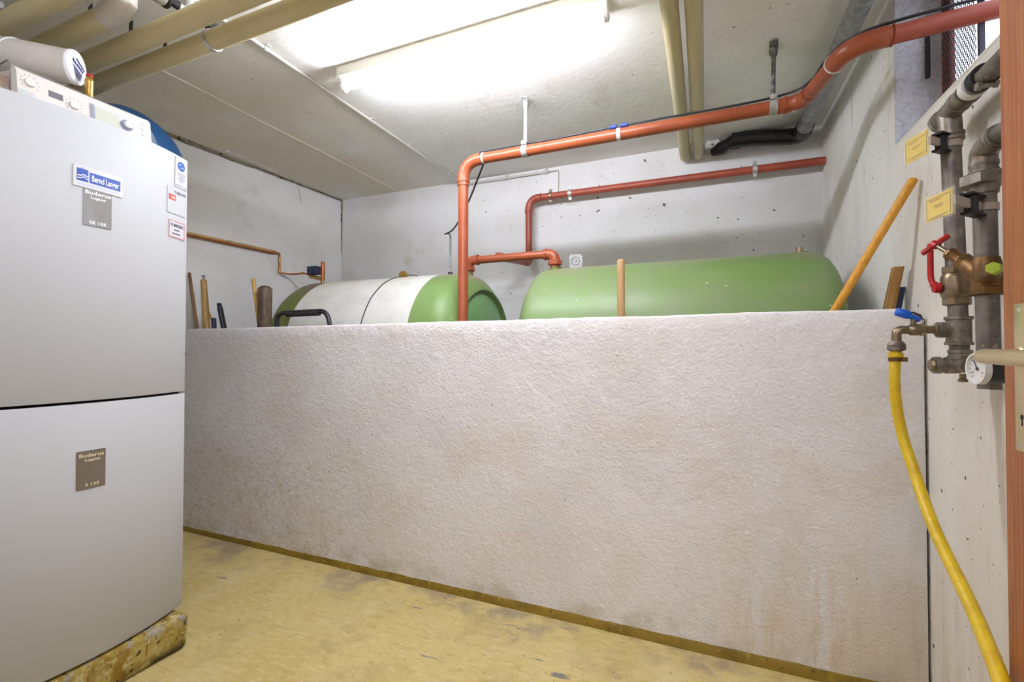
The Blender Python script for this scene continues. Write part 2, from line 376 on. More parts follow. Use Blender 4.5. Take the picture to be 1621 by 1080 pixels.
def text_bm(body, size, fn, align='LEFT', space=1.0, shear=0.0, xs=1.0, bold=0.0):
    cu = bpy.data.curves.new('print', 'FONT'); cu.body = body; cu.size = size; cu.align_x = align; cu.space_character = space; cu.shear = shear; cu.offset = bold
    cu.resolution_u = 3
    o = bpy.data.objects.new('print_source', cu); C.objects.link(o)
    bpy.context.view_layer.update()
    me = bpy.data.meshes.new_from_object(o.evaluated_get(bpy.context.evaluated_depsgraph_get()))
    bpy.data.objects.remove(o); bm = BM(); bm.from_mesh(me); bpy.data.meshes.remove(me); bpy.data.curves.remove(cu)
    for v in bm.verts: v.co = Vector(fn(v.co.x * xs, v.co.y))
    return bm
def add_text(bm, *a, **k):
    b2 = text_bm(*a, **k); me = bpy.data.meshes.new('t'); b2.to_mesh(me); b2.free(); bm.from_mesh(me); bpy.data.meshes.remove(me); return bm
def patch(bm, fn, u0, u1, v0, v1, nu=6, nv=2, th=.0008, off=None):
    """thin sheet on a mapped surface fn(u, v, height)"""
    top = [[bm.verts.new(Vector(fn(u0 + (u1 - u0) * i / nu, v0 + (v1 - v0) * j / nv, th))) for j in range(nv + 1)] for i in range(nu + 1)]
    for i in range(nu):
        for j in range(nv): bm.faces.new((top[i][j], top[i + 1][j], top[i + 1][j + 1], top[i][j + 1]))
    bot = [[bm.verts.new(Vector(fn(u0 + (u1 - u0) * i / nu, v0 + (v1 - v0) * j / nv, 0))) for j in range(nv + 1)] for i in range(nu + 1)]
    edge = [(i, 0) for i in range(nu + 1)] + [(nu, j) for j in range(1, nv + 1)] + [(i, nv) for i in range(nu - 1, -1, -1)] + [(0, j) for j in range(nv - 1, 0, -1)]
    for k in range(len(edge)):
        (i, j), (i2, j2) = edge[k], edge[(k + 1) % len(edge)]
        bm.faces.new((top[i][j], bot[i][j], bot[i2][j2], top[i2][j2]))
    return bm
def nz(x, y, z, s=1.0): return noise.noise(Vector((x * s, y * s, z * s)))

# ------------------------------------------------------------------ room shell
XR, YB, ZC = 0.65, 3.25, 2.457
WY = 1.86            # front of the low wall
bm = BM(); box(bm, -3.6, 1.3, -2.2, 3.5, -.1, 0); struct('floor', bm, M['floor'])
bm = BM(); box(bm, -3.6, 1.06, -2.3, 0, ZC, ZC + .15); box(bm, -3.6, .82, 0, 3.5, ZC, ZC + .15); struct('ceiling', bm, M['ceiling'])
bm = BM(); box(bm, -3.6, 1.0, YB, YB + .2, 0, ZC); struct('wall_back', bm, M['wall'])
bm = BM()            # the left wall runs very slightly out of square
extrude_poly(bm, [(-3.17, -.1, 0), (-3.03, YB, 0), (-3.5, YB, 0), (-3.5, -.1, 0)], (0, 0, ZC)); struct('wall_left', bm, M['wall_left'])
JY = 2.109; SZ = 1.864; NJ = .9
bm = BM()
box(bm, XR, .82, -.1, YB, 0, SZ); box(bm, XR, .82, JY, YB, SZ, ZC); box(bm, XR, .82, -.1, NJ, SZ, ZC)
struct('wall_right', bm, M['wall_right'])
bm = BM(); box(bm, XR + .002, .80, JY - .006, JY, SZ, ZC); struct('trim_1', bm, M['roughcast'])          # roughcast reveal of the window recess
bm = BM(); box(bm, XR - .001, .82, NJ, JY - .006, SZ - .004, SZ + .004); struct('trim_2', bm, M['sill'])  # painted ledge
# front wall with the doorway the camera stands in, corridor behind
bm = BM(); box(bm, -3.6, -.52, -.1, 0, 0, ZC); box(bm, .54, .66, -.1, 0, 0, ZC); box(bm, -.52, .54, -.1, 0, 2.03, ZC); struct('wall_front', bm, M['corridor'])
bm = BM(); box(bm, -1.7, 1.4, -2.3, -2.2, 0, ZC); box(bm, -1.7, -1.6, -2.2, -.1, 0, ZC); box(bm, .95, 1.05, -2.2, -.1, 0, ZC); struct('wall_corridor', bm, M['corridor'])
# formwork joint in the ceiling
bm = BM(); sweep(bm, [(-2.405 + .008 * nz(i, 3, 0, .8), .3 + i * .147, ZC - .001) for i in range(7, 21)], .0022, n=6); struct('trim_3', bm, M['ceiling'], smooth=40)
bm = BM()            # crumbling mortar in the joint of ceiling and left wall
pts = [(-3.17 + .14 * (y + .1) / 3.35 + .012, y, ZC - .006 + .006 * nz(y, 0, 0, 9)) for y in [i * .03 for i in range(20, 109)]]
sweep(bm, pts, [.012 + .010 * abs(nz(p[1], 5, 0, 7)) if p[1] < 2.4 else .006 + .004 * abs(nz(p[1], 5, 0, 9)) for p in pts], n=8); struct('trim_4', bm, M['crack_mortar'], smooth=60)
bm = BM()
sweep(bm, [(-3.026 + .004 * nz(z, 1, 2, 12), YB - .002, z) for z in [ZC - .03 * i for i in range(17)]], [.007 * (1 - i / 18) + .002 for i in range(17)], n=6); struct('trim_5', bm, M['crack_mortar'], smooth=60)

# low partition wall
def low_top(x):
    z = 1.2335 + (x + 3.05) / 3.65 * .018 + .003 * nz(x, 0, 0, 3) + .0022 * nz(x, 4, 0, 17)
    if x > .585: z -= (x - .585) ** 2 * 14
    return z
bm = BM(); rings = []
NX = 190
for i in range(NX + 1):
    x = -3.12 + (XR - .008 + 3.12) * i / NX
    zt = low_top(x); prof = [(WY, 0)]
    prof += [(WY + .004 * nz(x, z_, 0, 2.2) + .0012 * nz(x, z_, 5, 11), z_) for z_ in [zt * k / 20 for k in range(1, 20)]]
    prof += [(WY + .001, zt - .010), (WY + .005, zt - .003), (WY + .012, zt), (WY + .048, zt), (WY + .056, zt - .004), (WY + .058, zt - .012), (WY + .058, 0)]
    rings.append([bm.verts.new((x, y, z)) for y, z in prof])
for i in range(NX):
    for j in range(len(rings[0]) - 1): bm.faces.new((rings[i][j], rings[i + 1][j], rings[i + 1][j + 1], rings[i][j + 1]))
bm.faces.new(rings[0]); bm.faces.new(rings[-1][::-1])
lw = struct('wall_partition', bm, M['low_wall'], smooth=50)
bm = BM()            # the open joint against the right wall
pts = [(XR - .006 + .004 * nz(z, 0, 0, 9), WY - .001 - .004 * 0, z) for z in [1.215 - .02 * i for i in range(60)]]
sweep(bm, pts, [.0006 + .0016 * abs(nz(p[2], 2, 2, 22)) for p in pts], n=6)
c1 = obj('crack', bm, M['crack'], lw)
bm = BM(); sweep(bm, [(.585, WY + .001, 1.238), (.60, WY - .001, 1.234), (.615, WY - .001, 1.236), (.632, WY - .001, 1.225), (.64, WY, 1.212)], [.002, .004, .003, .005, .002], n=6); obj('crack', bm, M['crack'], lw)
# mustard painted skirting
bm = BM(); rings = []
for i in range(201):
    x = -3.12 + (XR + 3.12) * i / 200
    h = .026 + .012 * (x + 3.0) / 3.6 + .003 * nz(x, 0, 3, 9) + .002 * nz(x, 7, 3, 30); d = .006 + .002 * nz(x, 1, 1, 8)
    rings.append([bm.verts.new(p) for p in ((x, WY + .01, 0), (x, WY - d - .004, 0), (x, WY - d - .002, h * .35), (x, WY - d + .002, h * .9), (x, WY - .002, h), (x, WY + .01, h))])
for i in range(200):
    for j in range(5): bm.faces.new((rings[i][j], rings[i + 1][j], rings[i + 1][j + 1], rings[i][j + 1]))
struct('baseboard_partition', bm, M['mustard'], smooth=50)

# ------------------------------------------------------------------ window in the right wall
def W(name, parts_loc): 
    o = bpy.data.objects.new(name, None); C.objects.link(o); o.location = parts_loc; o['kind'] = 'structure'; return o
win = W('window_1', (.80, 1.5, SZ))
bm = BM(); box(bm, .785, .798, 2.035, 2.102, SZ + .006, ZC - .002, bevel=.003); box(bm, .785, .84, NJ + .003, NJ + .07, SZ + .006, ZC - .002, bevel=.004)
box(bm, .79, .815, NJ + .07, 2.028, SZ + .006, SZ + .02, bevel=.003)
box(bm, .79, .84, NJ + .07, 2.028, ZC - .04, ZC - .003, bevel=.003)
obj('window_frame', bm, M['frame_red'], win)
bm = BM(); box(bm, .784, .800, 1.857, 1.868, SZ + .01, ZC - .01, bevel=.002); obj('mesh_bar', bm, M['bar_dark'], win)
bm = BM()
y0, y1, z0, z1 = 1.866, 2.085, SZ + .012, ZC - .012
st = .0165
for s in (1, -1):
    k = -60
    while k < 60:
        # line y = yc + t, z = s*1.55*t
        seg = []
        yc = y0 + k * st
        for (t) in (0,): pass
        # clip to the rectangle
        A_, B_ = 0.0, (z1 - z0) / 1.55
        ya, yb = (yc, yc + B_) if s == 1 else (yc + B_, yc)
        # param t in 0..B_: z = z0 + 1.55 t, y = yc + t (s=1) or yc + B_ - t
        if s == 1: ta, tb = max(0, y0 - yc), min(B_, y1 - yc)
        else: ta, tb = max(0, yc + B_ - y1), min(B_, yc + B_ - y0)
        if tb - ta > .004:
            f_ = (lambda t: yc + t) if s == 1 else (lambda t: yc + B_ - t)
            sweep(bm, [(.781 + .001 * s, f_(ta), z0 + 1.55 * ta), (.781 + .001 * s, f_(tb), z0 + 1.55 * tb)], .0013, n=4)
        k += 1
o = obj('wire_mesh', bm, M['wire'], win); o['kind'] = 'stuff'
bm = BM(); box(bm, .800, .803, NJ + .07, 2.03, SZ + .03, ZC - .04); obj('pane', bm, M['glass'], win)
bm = BM(); box(bm, .735, .748, 2.082, 2.098, 2.09, 2.30, bevel=.004); box(bm, .738, .785, 2.085, 2.095, 2.255, 2.275); obj('casement_stay', bm, M['rubber'], win)
bm = BM(); box(bm, 1.35, 1.45, .2, 2.9, 0, 2.25); struct('wall_light_well', bm, M['roughcast'])

# ------------------------------------------------------------------ open door at the right edge
door = W('door_1', (.49, .55, 0))
bm = BM(); box(bm, .466, .506, .03, 1.042, .008, 2.0, bevel=.002); obj('door_leaf', bm, M['door'], door)
bm = BM(); box(bm, .461, .466, .966, 1.004, .957, 1.192, bevel=.0018); box(bm, .508, .512, .966, 1.004, .957, 1.192, bevel=.0015); obj('handle_plate', bm, M['plate_gold'], door)
bm = BM()
sweep(bm, fillet([(.462, .985, 1.108), (.412, .985, 1.108), (.400, .90, 1.108), (.398, .80, 1.106)], .018, 8), .0118, n=18)
lathe(bm, (.462, .985, 1.108), (-1, 0, 0), [(0, .016), (.004, .016), (.006, .013), (.010, .012)], n=20)
obj('door_handle', bm, M['plate_gold'], door)
bm = BM(); lathe(bm, (.4615, .985, 1.012), (-1, 0, 0), [(0, .0042), (.0008, .0042)], n=14); box(bm, .4607, .4615, .9835, .9865, .998, 1.012); obj('keyhole', bm, M['gap_dark'], door)
for z_ in (1.182, .967):
    bm = BM(); lathe(bm, (.4615, .990, z_), (-1, 0, 0), [(0, .004), (.001, .0035), (.0015, .0)], n=12); obj('screw', bm, M['steel'], door)
bm = BM(); box(bm, .476, .496, 1.042, 1.046, .96, 1.16); box(bm, .481, .491, 1.046, 1.056, 1.045, 1.075); obj('latch', bm, M['bronze'], door)
bm = BM(); box(bm, .50, .545, -.1, .02, 0, 2.03); obj('door_frame', bm, M['door'], door)

# ------------------------------------------------------------------ boiler on hot water heater
def PX(y): return -1.790 - .65 * (y - .84) ** 2
def on_panel(u, v, h=0.0, y0=0, z0=0): return (PX(y0 + u) + .0006 + h, y0 + u, z0 + v)
def panel(bm, y0, y1, z0, z1, t=.02, n=24):
    rows = []
    for i in range(n + 1):
        y = y0 + (y1 - y0) * i / n; x = PX(y); e = .003 if i in (0, n) else 0
        rows.append([bm.verts.new(p) for p in ((x - t, y, z0), (x - .002 - e, y, z0), (x - e, y, z0 + .003), (x - e, y, z1 - .003), (x - .002 - e, y, z1), (x - t, y, z1))])
    for i in range(n):
        for j in range(6): bm.faces.new((rows[i][j], rows[i + 1][j], rows[i + 1][(j + 1) % 6], rows[i][(j + 1) % 6]))
    bm.faces.new(rows[0]); bm.faces.new(rows[-1][::-1]); return bm
BY0, BY1 = .495, 1.168
plinth = BM(); box(plinth, -2.75, -1.785, .40, 1.150, 0, .128, bevel=.018, seg=3)
bmesh.ops.subdivide_edges(plinth, edges=[e for e in plinth.edges if e.calc_length() > .2], cuts=24, use_grid_fill=True)
for v in plinth.verts:
    n_ = .006 * nz(v.co.x, v.co.y, v.co.z, 14)
    if v.co.x > -1.9: v.co.x += n_ + (.128 - v.co.z) * -.10
    if v.co.y > 1.1: v.co.y += n_ - .01 * (v.co.z - .06) + .02 * (.06 - min(.06, v.co.z))
tag(obj('concrete_plinth', plinth, M['plinth']), 'low yellow painted concrete plinth with rust streaks under the white heater cabinets', 'plinth')
heater = thing('water_heater', 'lower white enamelled cabinet with bowed front and small brown nameplate, standing on plinth', 'water heater', (-2.3, .83, .13))
bm = BM(); box(bm, -2.62, -1.872, BY0 + .012, BY1 - .01, .130, .948, bevel=.004); obj('body', bm, M['enamel_side'], heater)
bm = BM(); panel(bm, BY0, BY1, .138, .9445); obj('front_panel', bm, M['enamel'], heater)
bm = BM(); box(bm, -2.60, -1.868, BY0 + .02, BY1 - .02, .9405, .952); obj('joint_strip', bm, M['gap_dark'], heater)
def plate_at(parent, y0, z0, m, mt, lines, skew=0.0):
    bm = BM(); patch(bm, lambda u, v, h: on_panel(u, v, h, y0, z0 + 0 * u), 0, .075, 0, .119, 6, 2, .0016); pl = obj('nameplate', bm, m, parent)
    bm = BM()
    for body, s, y_, z_, al in lines: add_text(bm, body, s, lambda u, v: on_panel(u, v, .0022, y0 + y_, z0 + z_), align=al, space=1.05, xs=1.25, bold=.0004)
    obj('print', bm, mt, pl, smooth=0)
plate_at(heater, .803, .678, M['plate'], M['ivory_print'], [('Buderus', .0150, .0375, .0995, 'CENTER'), ('Logalux', .0098, .040, .0865, 'CENTER'), ('S 135', .0125, .040, .0085, 'CENTER')])
boiler = thing('boiler', 'upper white boiler cabinet with stickers and hooded control panel, stacked on the lower cabinet', 'boiler', (-2.3, .83, .953))
bm = BM(); box(bm, -2.24, -1.876, BY0 + .012, BY1 - .01, .953, 1.842, bevel=.004); obj('body', bm, M['enamel_side'], boiler)
bm = BM(); panel(bm, BY0, BY1, .9535, 1.85); obj('front_panel', bm, M['enamel'], boiler)
plate_at(boiler, .810, 1.505, M['plate_up'], M['white_print'], [('Buderus', .0160, .0375, .1000, 'CENTER'), ('Logano', .0105, .0375, .0865, 'CENTER'), ('SE 105', .0125, .0375, .0070, 'CENTER')])
# company sticker
sy, sz = .784, 1.628
bm = BM(); patch(bm, lambda u, v, h: on_panel(u, v - u * .02, h, sy, sz), 0, .131, -.006, .060, 8, 2, .0026); s1 = obj('sticker', bm, M['sticker'], boiler, label='wide white sticker with blue company lettering and wave emblem')
f_ = lambda h: (lambda u, v: on_panel(u, v - u * .02, h, sy, sz))
bm = BM(); patch(bm, lambda u, v, h: on_panel(u, v - u * .02, h + .0026, sy, sz), .040, .124, .012, .045, 6, 1, .0006); patch(bm, lambda u, v, h: on_panel(u, v - u * .02, h + .0026, sy, sz), .008, .036, .012, .050, 3, 1, .0006)
obj('print', bm, M['blue_print'], s1, smooth=0)
bm = BM(); add_text(bm, 'Bernd Langer', .0275, lambda u, v: on_panel(.082 + u, .019 + v - (.082 + u) * .02, .0038, sy, sz), align='CENTER', xs=.50, bold=.0005)
for q in range(2):   # waves of the emblem
    for i in range(8):
        a0, a1 = i / 8, (i + 1) / 8; zz = lambda t: .018 + q * .008 + .006 * math.exp(-((t - .62) / .2) ** 2) * (1 - q * .2)
        vs = [bm.verts.new(on_panel(.009 + .026 * t, zz(t) + d, .0040, sy, sz)) for t, d in ((a0, 0), (a1, 0), (a1, .0028), (a0, .0028))]; bm.faces.new(vs)
obj('print', bm, M['white_print'], s1, smooth=0)
bm = BM()
for i in range(10):
    y_ = .010 + i * .0112; patch(bm, lambda u, v, h: on_panel(u, v - u * .02, h + .0026, sy, sz), y_, y_ + .009, .002, .0032, 1, 1, .0004)
patch(bm, lambda u, v, h: on_panel(u, v - u * .02, h + .0026, sy, sz), .018, .026, .051, .0545, 2, 1, .0005)
obj('print', bm, M['light_blue_print'], s1, smooth=0)
# globe sticker at the panel's upper corner
sy, sz = 1.106, 1.728
bm = BM(); patch(bm, lambda u, v, h: on_panel(u, v, h, sy, sz), 0, .056, 0, .113, 3, 1, .002); s2 = obj('sticker', bm, M['sticker'], boiler, label='white sticker with round blue globe emblem')
bm = BM()
def disc_on(bm, cy, cz, r0, r1, h, n=20, a0=0, a1=2 * PI, squash=1):
    for i in range(n):
        t0 = a0 + (a1 - a0) * i / n; t1 = a0 + (a1 - a0) * (i + 1) / n
        P4 = [(cy + r1 * math.cos(t0), cz + r1 * math.sin(t0)), (cy + r1 * math.cos(t1), cz + r1 * math.sin(t1))]
        if r0 > 0: P4 += [(cy + r0 * math.cos(t1), cz + r0 * math.sin(t1)), (cy + r0 * math.cos(t0), cz + r0 * math.sin(t0))]
        else: P4 += [(cy, cz)]
        bm.faces.new([bm.verts.new(on_panel(a, b_, h, 0, 0)) for a, b_ in P4])
disc_on(bm, sy + .027, sz + .083, 0, .0175, .0026)
obj('print', bm, M['blue_print'], s2, smooth=0)
bm = BM(); disc_on(bm, sy + .022, sz + .088, 0, .0055, .0031, 10); disc_on(bm, sy + .033, sz + .078, 0, .005, .0031, 10); disc_on(bm, sy + .024, sz + .075, 0, .003, .0031, 8); obj('print', bm, M['light_blue_print'], s2, smooth=0)
bm = BM()
for i, (a, b_) in enumerate(((.010, .046), (.013, .045), (.016, .041), (.012, .044), (.019, .036))):
    patch(bm, lambda u, v, h: on_panel(u, v, h + .002, sy, sz), a, b_, .052 - i * .007, .0545 - i * .007, 2, 1, .0005)
patch(bm, lambda u, v, h: on_panel(u, v, h + .002, sy, sz), .002, .030, .006, .009, 2, 1, .0005); patch(bm, lambda u, v, h: on_panel(u, v, h + .002, sy, sz), .036, .054, .004, .007, 2, 1, .0005)
obj('print', bm, M['grey_blue'], s2, smooth=0)
# service sticker with red block
sy, sz = 1.074, 1.622
bm = BM(); patch(bm, lambda u, v, h: on_panel(u, v, h, sy, sz), 0, .080, 0, .098, 4, 1, .0016); s3 = obj('sticker', bm, M['sticker_clear'], boiler, label='pale service sticker with small red block')
bm = BM(); add_text(bm, '% BENZER', .0135, lambda u, v: on_panel(.030 + u, .078 + v, .0022, sy, sz), xs=.85, bold=.0002); obj('print', bm, M['dark_print'], s3, smooth=0)
bm = BM(); patch(bm, lambda u, v, h: on_panel(u, v, h + .0016, sy, sz), .006, .036, .050, .070, 2, 1, .0006); obj('print', bm, M['red_print'], s3, smooth=0)
bm = BM()
for i in range(3): patch(bm, lambda u, v, h: on_panel(u, v, h + .0022, sy, sz), .014, .033, .055 + i * .004, .0565 + i * .004, 1, 1, .0004)
obj('print', bm, M['white_print'], s3, smooth=0)
# red framed sticker
sy, sz = 1.080, 1.532
bm = BM(); patch(bm, lambda u, v, h: on_panel(u, v, h, sy, sz), 0, .074, 0, .066, 4, 1, .0016); s4 = obj('sticker', bm, M['sticker'], boiler, label='small white sticker with thin red border')
bm = BM()
for (a, b_, c, d) in ((.002, .072, .002, .0042), (.002, .072, .0618, .064), (.002, .0042, .002, .064), (.0698, .072, .002, .064)): patch(bm, lambda u, v, h: on_panel(u, v, h + .0016, sy, sz), a, b_, c, d, 3, 1, .0005)
obj('print', bm, M['red_print'], s4, smooth=0)
bm = BM(); add_text(bm, '% BENZER', .0155, lambda u, v: on_panel(.037 + u, .042 + v, .0024, sy, sz), align='CENTER', xs=.78, bold=.0004)
for (a, b_, z_) in ((.020, .052, .028), (.012, .060, .014)):
    for k in range(8):
        if (k * 5 + int(z_ * 1000)) % 7: patch(bm, lambda u, v, h: on_panel(u, v, h + .0016, sy, sz), a + (b_ - a) * k / 8, a + (b_ - a) * (k + .75) / 8, z_, z_ + .0045, 1, 1, .0005)
obj('print', bm, M['dark_print'], s4, smooth=0)
# control console: sloping face behind the panel's top edge
CY0, CY1 = .672, 1.060
TL = .14
def con(u, v, h=0.0):        # u along Y from CY0, v up the tilted face, h outwards
    n = Vector((math.cos(TL), 0, math.sin(TL))); up = Vector((-math.sin(TL), 0, math.cos(TL)))
    p = Vector((-1.862, CY0 + u, 1.848)) + up * v * 1.12 + n * h; return p
LL = CY1 - CY0
bm = BM()
prof = [con(0, -.01), con(0, .085), con(0, .098, -.010), con(0, .100, -.05), Vector((-2.02, CY0, 1.965)), Vector((-2.10, CY0, 1.84))]
extrude_poly(bm, [(p.x, CY0 + .012, p.z) for p in prof], (0, LL - .03, 0)); cons = obj('control_console', bm, M['console'], boiler)
bm = BM(); patch(bm, lambda u, v, h: con(u, v, h), .012, .185, .004, .086, 1, 1, .002); obj('button_panel', bm, M['console'], cons)
bm = BM(); patch(bm, lambda u, v, h: con(u, v, h), .188, .33, .018, .074, 1, 1, .004); obj('display_unit', bm, M['sticker'], cons)
bm = BM(); patch(bm, lambda u, v, h: con(u, v, h + .002), .083, .118, .044, .062, 1, 1, .001); obj('display', bm, M['lcd'], cons)
bm = BM(); patch(bm, lambda u, v, h: con(u, v, h + .004), .200, .268, .026, .066, 1, 1, .001); obj('display', bm, M['lcd_pale'], cons)
bm = BM(); patch(bm, lambda u, v, h: con(u, v, h + .004), .188, .198, .022, .070, 1, 1, .001); obj('trim', bm, M['grey_blue'], cons)
bm = BM(); lathe(bm, con(.290, .044, .003), (math.cos(TL), 0, math.sin(TL)), [(0, .019), (.004, .019)], n=24); obj('knob_ring', bm, M['grey_blue'], cons)
bm = BM(); lathe(bm, con(.293, .045, .005), (math.cos(TL), 0, math.sin(TL)), [(0, .015), (.010, .014), (.012, .012), (.012, 0)], n=24); obj('knob', bm, M['sticker'], cons)
for (u_, v_) in ((.040, .060), (.145, .044)):
    bm = BM(); lathe(bm, con(u_, v_, .002), (math.cos(TL), 0, math.sin(TL)), [(0, .0135), (.006, .0125), (.008, .011), (.008, 0)], n=24); obj('knob', bm, M['console'], cons)
    bm = BM()
    for k in range(9):
        a = -.6 + k * .54; lathe(bm, con(u_ + .021 * math.cos(a), v_ + .021 * math.sin(a), .002), (math.cos(TL), 0, math.sin(TL)), [(0, .0016), (.0006, .0016)], n=6)
    obj('scale_marks', bm, M['print_grey'], cons)
for k in range(4):
    bm = BM(); lathe(bm, con(.088 + k * .017, .018, .002), (math.cos(TL), 0, math.sin(TL)), [(0, .0062), (.003, .0055), (.003, 0)], n=16); obj('button', bm, M['print_grey'] if k < 3 else M['console'], cons)
for k in range(4):
    bm = BM(); lathe(bm, con(.345, .072 - k * .017, .001), (math.cos(TL), 0, math.sin(TL)), [(0, .0065), (.002, .006), (.002, 0)], n=16); obj('button', bm, M['sticker_clear'], cons)
bm = BM(); patch(bm, lambda u, v, h: con(u, v, h), .334, .356, .008, .082, 1, 1, .001); obj('button_panel', bm, M['sticker'], cons)
bm = BM(); patch(bm, lambda u, v, h: con(u, v, h), .014, .050, .008, .034, 1, 1, .0035); obj('switch', bm, M['sticker_clear'], cons)
bm = BM(); box(bm, -2.09, -1.905, CY0 - .030, CY0 + .010, 1.845, 1.925, bevel=.003); obj('side_cover', bm, M['console_side'], boiler)
bm = BM()                      # clear hood over the console
hp = [con(0, -.004, .006), con(0, .088, .007), con(0, .104, -.006), con(0, .107, -.06), Vector((-2.05, 0, 1.985)), Vector((-2.12, 0, 1.85))]
ys = [CY0 - .004, CY0, CY1 - .06, CY1 - .030, CY1 - .008, CY1 + .012]; dz = [-.004, 0, -.006, -.016, -.044, -.110]
rows = []
for y_, d_ in zip(ys, dz): rows.append([bm.verts.new((p.x, y_, max(1.8515, p.z + (d_ if p.z > 1.87 else 0)))) for p in hp])
for i in range(5):
    for j in range(5): bm.faces.new((rows[i][j], rows[i][j + 1], rows[i + 1][j + 1], rows[i + 1][j]))
bm.faces.new(rows[0])
obj('hood', bm, M['hood'], boiler, smooth=50, label='clear plastic hood')
bm = BM(); sweep(bm, [(p.x + .001, CY0 - .004, p.z + .001) for p in hp[:5]], .0016, n=6); sweep(bm, [hp[2] + Vector((0, y_ + 0, d_ + .001)) for y_, d_ in zip(ys, dz)], .0012, n=6); obj('hood_edge', bm, M['print_grey'], boiler)
bm = BM(); box(bm, -1.99, -1.93, BY1 - .01, BY1 + .028, 1.072, 1.118, bevel=.008); lathe(bm, (-1.96, BY1 + .02, 1.095), (0, 1, 0), [(0, .02), (.026, .020), (.036, .014), (.036, 0)], n=16); obj('side_knob', bm, M['black'], boiler)
# flue pipe with round end cap
ax = Vector((.76, .65, -.05)).normalized(); e = Vector((-1.96, .858, 2.066))
flue = thing('flue_pipe', 'thick grey-white flue pipe with round white end cap above the boiler hood', 'pipe', (-2.2, .7, 1.99))
bm = BM(); sweep(bm, fillet([e - ax * .004, e - ax * .19, e - ax * .19 + Vector((-.62, -.30, -.03))], .04, 6), .053, n=32); obj('pipe', bm, M['flue'], flue)
bm = BM(); lathe(bm, e - ax * .005, ax, [(0, .0545), (.010, .0545), (.013, .052), (.014, 0)], n=36); cap_ = obj('end_cap', bm, M['flue_cap'], flue)
_, cu_, cv_ = frame(ax, (0, 0, 1))
def cap_map(u, v, h=.0105): return e + ax * h + cu_ * v + cv_.cross(Vector((0, 0, 0))) + (-cv_ if cv_.y < 0 else cv_) * u
bm = BM()
for k in range(6):
    u0_ = -.032 + k * .0105
    vs = [bm.verts.new(cap_map(u_, .001 - .22 * u_ + d_)) for u_, d_ in ((u0_, 0), (u0_ + .0075, 0), (u0_ + .0075, .011 - .002 * (k % 2)), (u0_, .011 - .002 * (k % 3)))]; bm.faces.new(vs)
for k in range(5):
    yy = -.010 - k * .006
    vs = [bm.verts.new(cap_map(u_, yy - .22 * u_ + d_)) for u_, d_ in ((-.030 + .004 * k, 0), (.026 - .002 * k, 0), (.026 - .002 * k, .0028), (-.030 + .004 * k, .0028))]; bm.faces.new(vs)
vs = [bm.verts.new(cap_map(u_, .018 - .35 * u_ + d_)) for u_, d_ in ((-.014, 0), (.036, 0), (.036, .005), (-.014, .005))]; bm.faces.new(vs)
obj('print', bm, M['blue_dark_print'], cap_, smooth=0)
bm = BM(); q = e - ax * .155; band(bm, q, (ax + Vector((.45, -.2, -.35))).normalized(), .052, .0555, .004, 32); obj('seam', bm, M['white_print'], flue)
bm = BM(); lathe(bm, (-1.935, .886, 1.975), (0, .02, 1), [(0, .013)] + [(.004 + .004 * k, .013 - .0012 * (k % 2)) for k in range(14)] + [(.064, .010), (.068, .008), (.068, 0)], n=20)
bf = obj('safety_valve', bm, M['brass']); tag(bf, 'small ribbed brass valve stub with red top beside white flue cap', 'valve')
bm = BM(); lathe(bm, (-1.935, .8875, 2.043), (0, .02, 1), [(0, .010), (.008, .0095), (.010, 0)], n=16); obj('cap', bm, M['red'], bf)
# blue vessel behind the boiler
bm = BM(); vc = Vector((-2.42, 1.245, 1.958))
lathe(bm, vc - Vector((.16, 0, 0)), (1, 0, 0), [(0, 0), (.01, .14), (.04, .20), (.08, .232), (.12, .242), (.15, .245), (.17, .244), (.21, .236), (.25, .21), (.28, .16), (.30, .09), (.305, 0)], n=64)
ev = obj('expansion_vessel', bm, M['blue_vessel'], origin=(vc.x, vc.y, vc.z - .24)); tag(ev, 'round blue expansion vessel half hidden behind the boiler', 'vessel')
bm = BM(); sweep(bm, [vc + Vector((-.15, 0, 0)), vc + Vector((-.67, 0, 0))], .02, n=10); obj('bracket', bm, M['steel'], ev)

# ------------------------------------------------------------------ oil tanks
def tank(name, label, x0, x1, zc, yc, R, prof_l, prof_r, shell_m):
    t = thing(name, label, 'tank', ((x0 + x1) / 2, yc, 0), 'green cylindrical oil tanks behind the low wall')
    bm = BM(); lathe(bm, (0, yc, zc), (1, 0, 0), prof_l + prof_r, n=96); obj('shell', bm, shell_m, t)
    for xs_ in (x0 + .28, x1 - .28):
        bm = BM(); box(bm, xs_ - .04, xs_ + .04, yc - .36, yc + .36, 0, zc - R * .86, bevel=.004); obj('support', bm, M['zinc'], t)
    return t
TY, TR = 2.6, .48
t1 = tank('oil_tank', 'left oil tank, green ends with broad off-white band around its middle', -2.62, -1.24, 1.11, TY, TR,
    [(-2.70, 0), (-2.69, .2), (-2.66, .36), (-2.63, .43), (-2.60, .465), (-2.57, .478), (-2.54, TR)], [(-1.40, TR), (-1.36, .474), (-1.325, .455), (-1.295, .425), (-1.275, .398), (-1.262, .385), (-1.258, .372), (-1.268, .362), (-1.280, .352), (-1.272, .335), (-1.255, .28), (-1.238, .18), (-1.230, .08), (-1.228, 0)], M['green'])
bm = BM(); lathe(bm, (0, TY, 1.11), (1, 0, 0), [(-2.705, 0), (-2.695, .202), (-2.665, .363), (-2.635, .433), (-2.603, .468), (-2.572, .4805), (-2.54, TR + .001), (-2.425, TR + .001), (-2.425, TR - .01)], n=96); obj('tank_end', bm, M['olive'], t1, label='dirty olive-green left end')
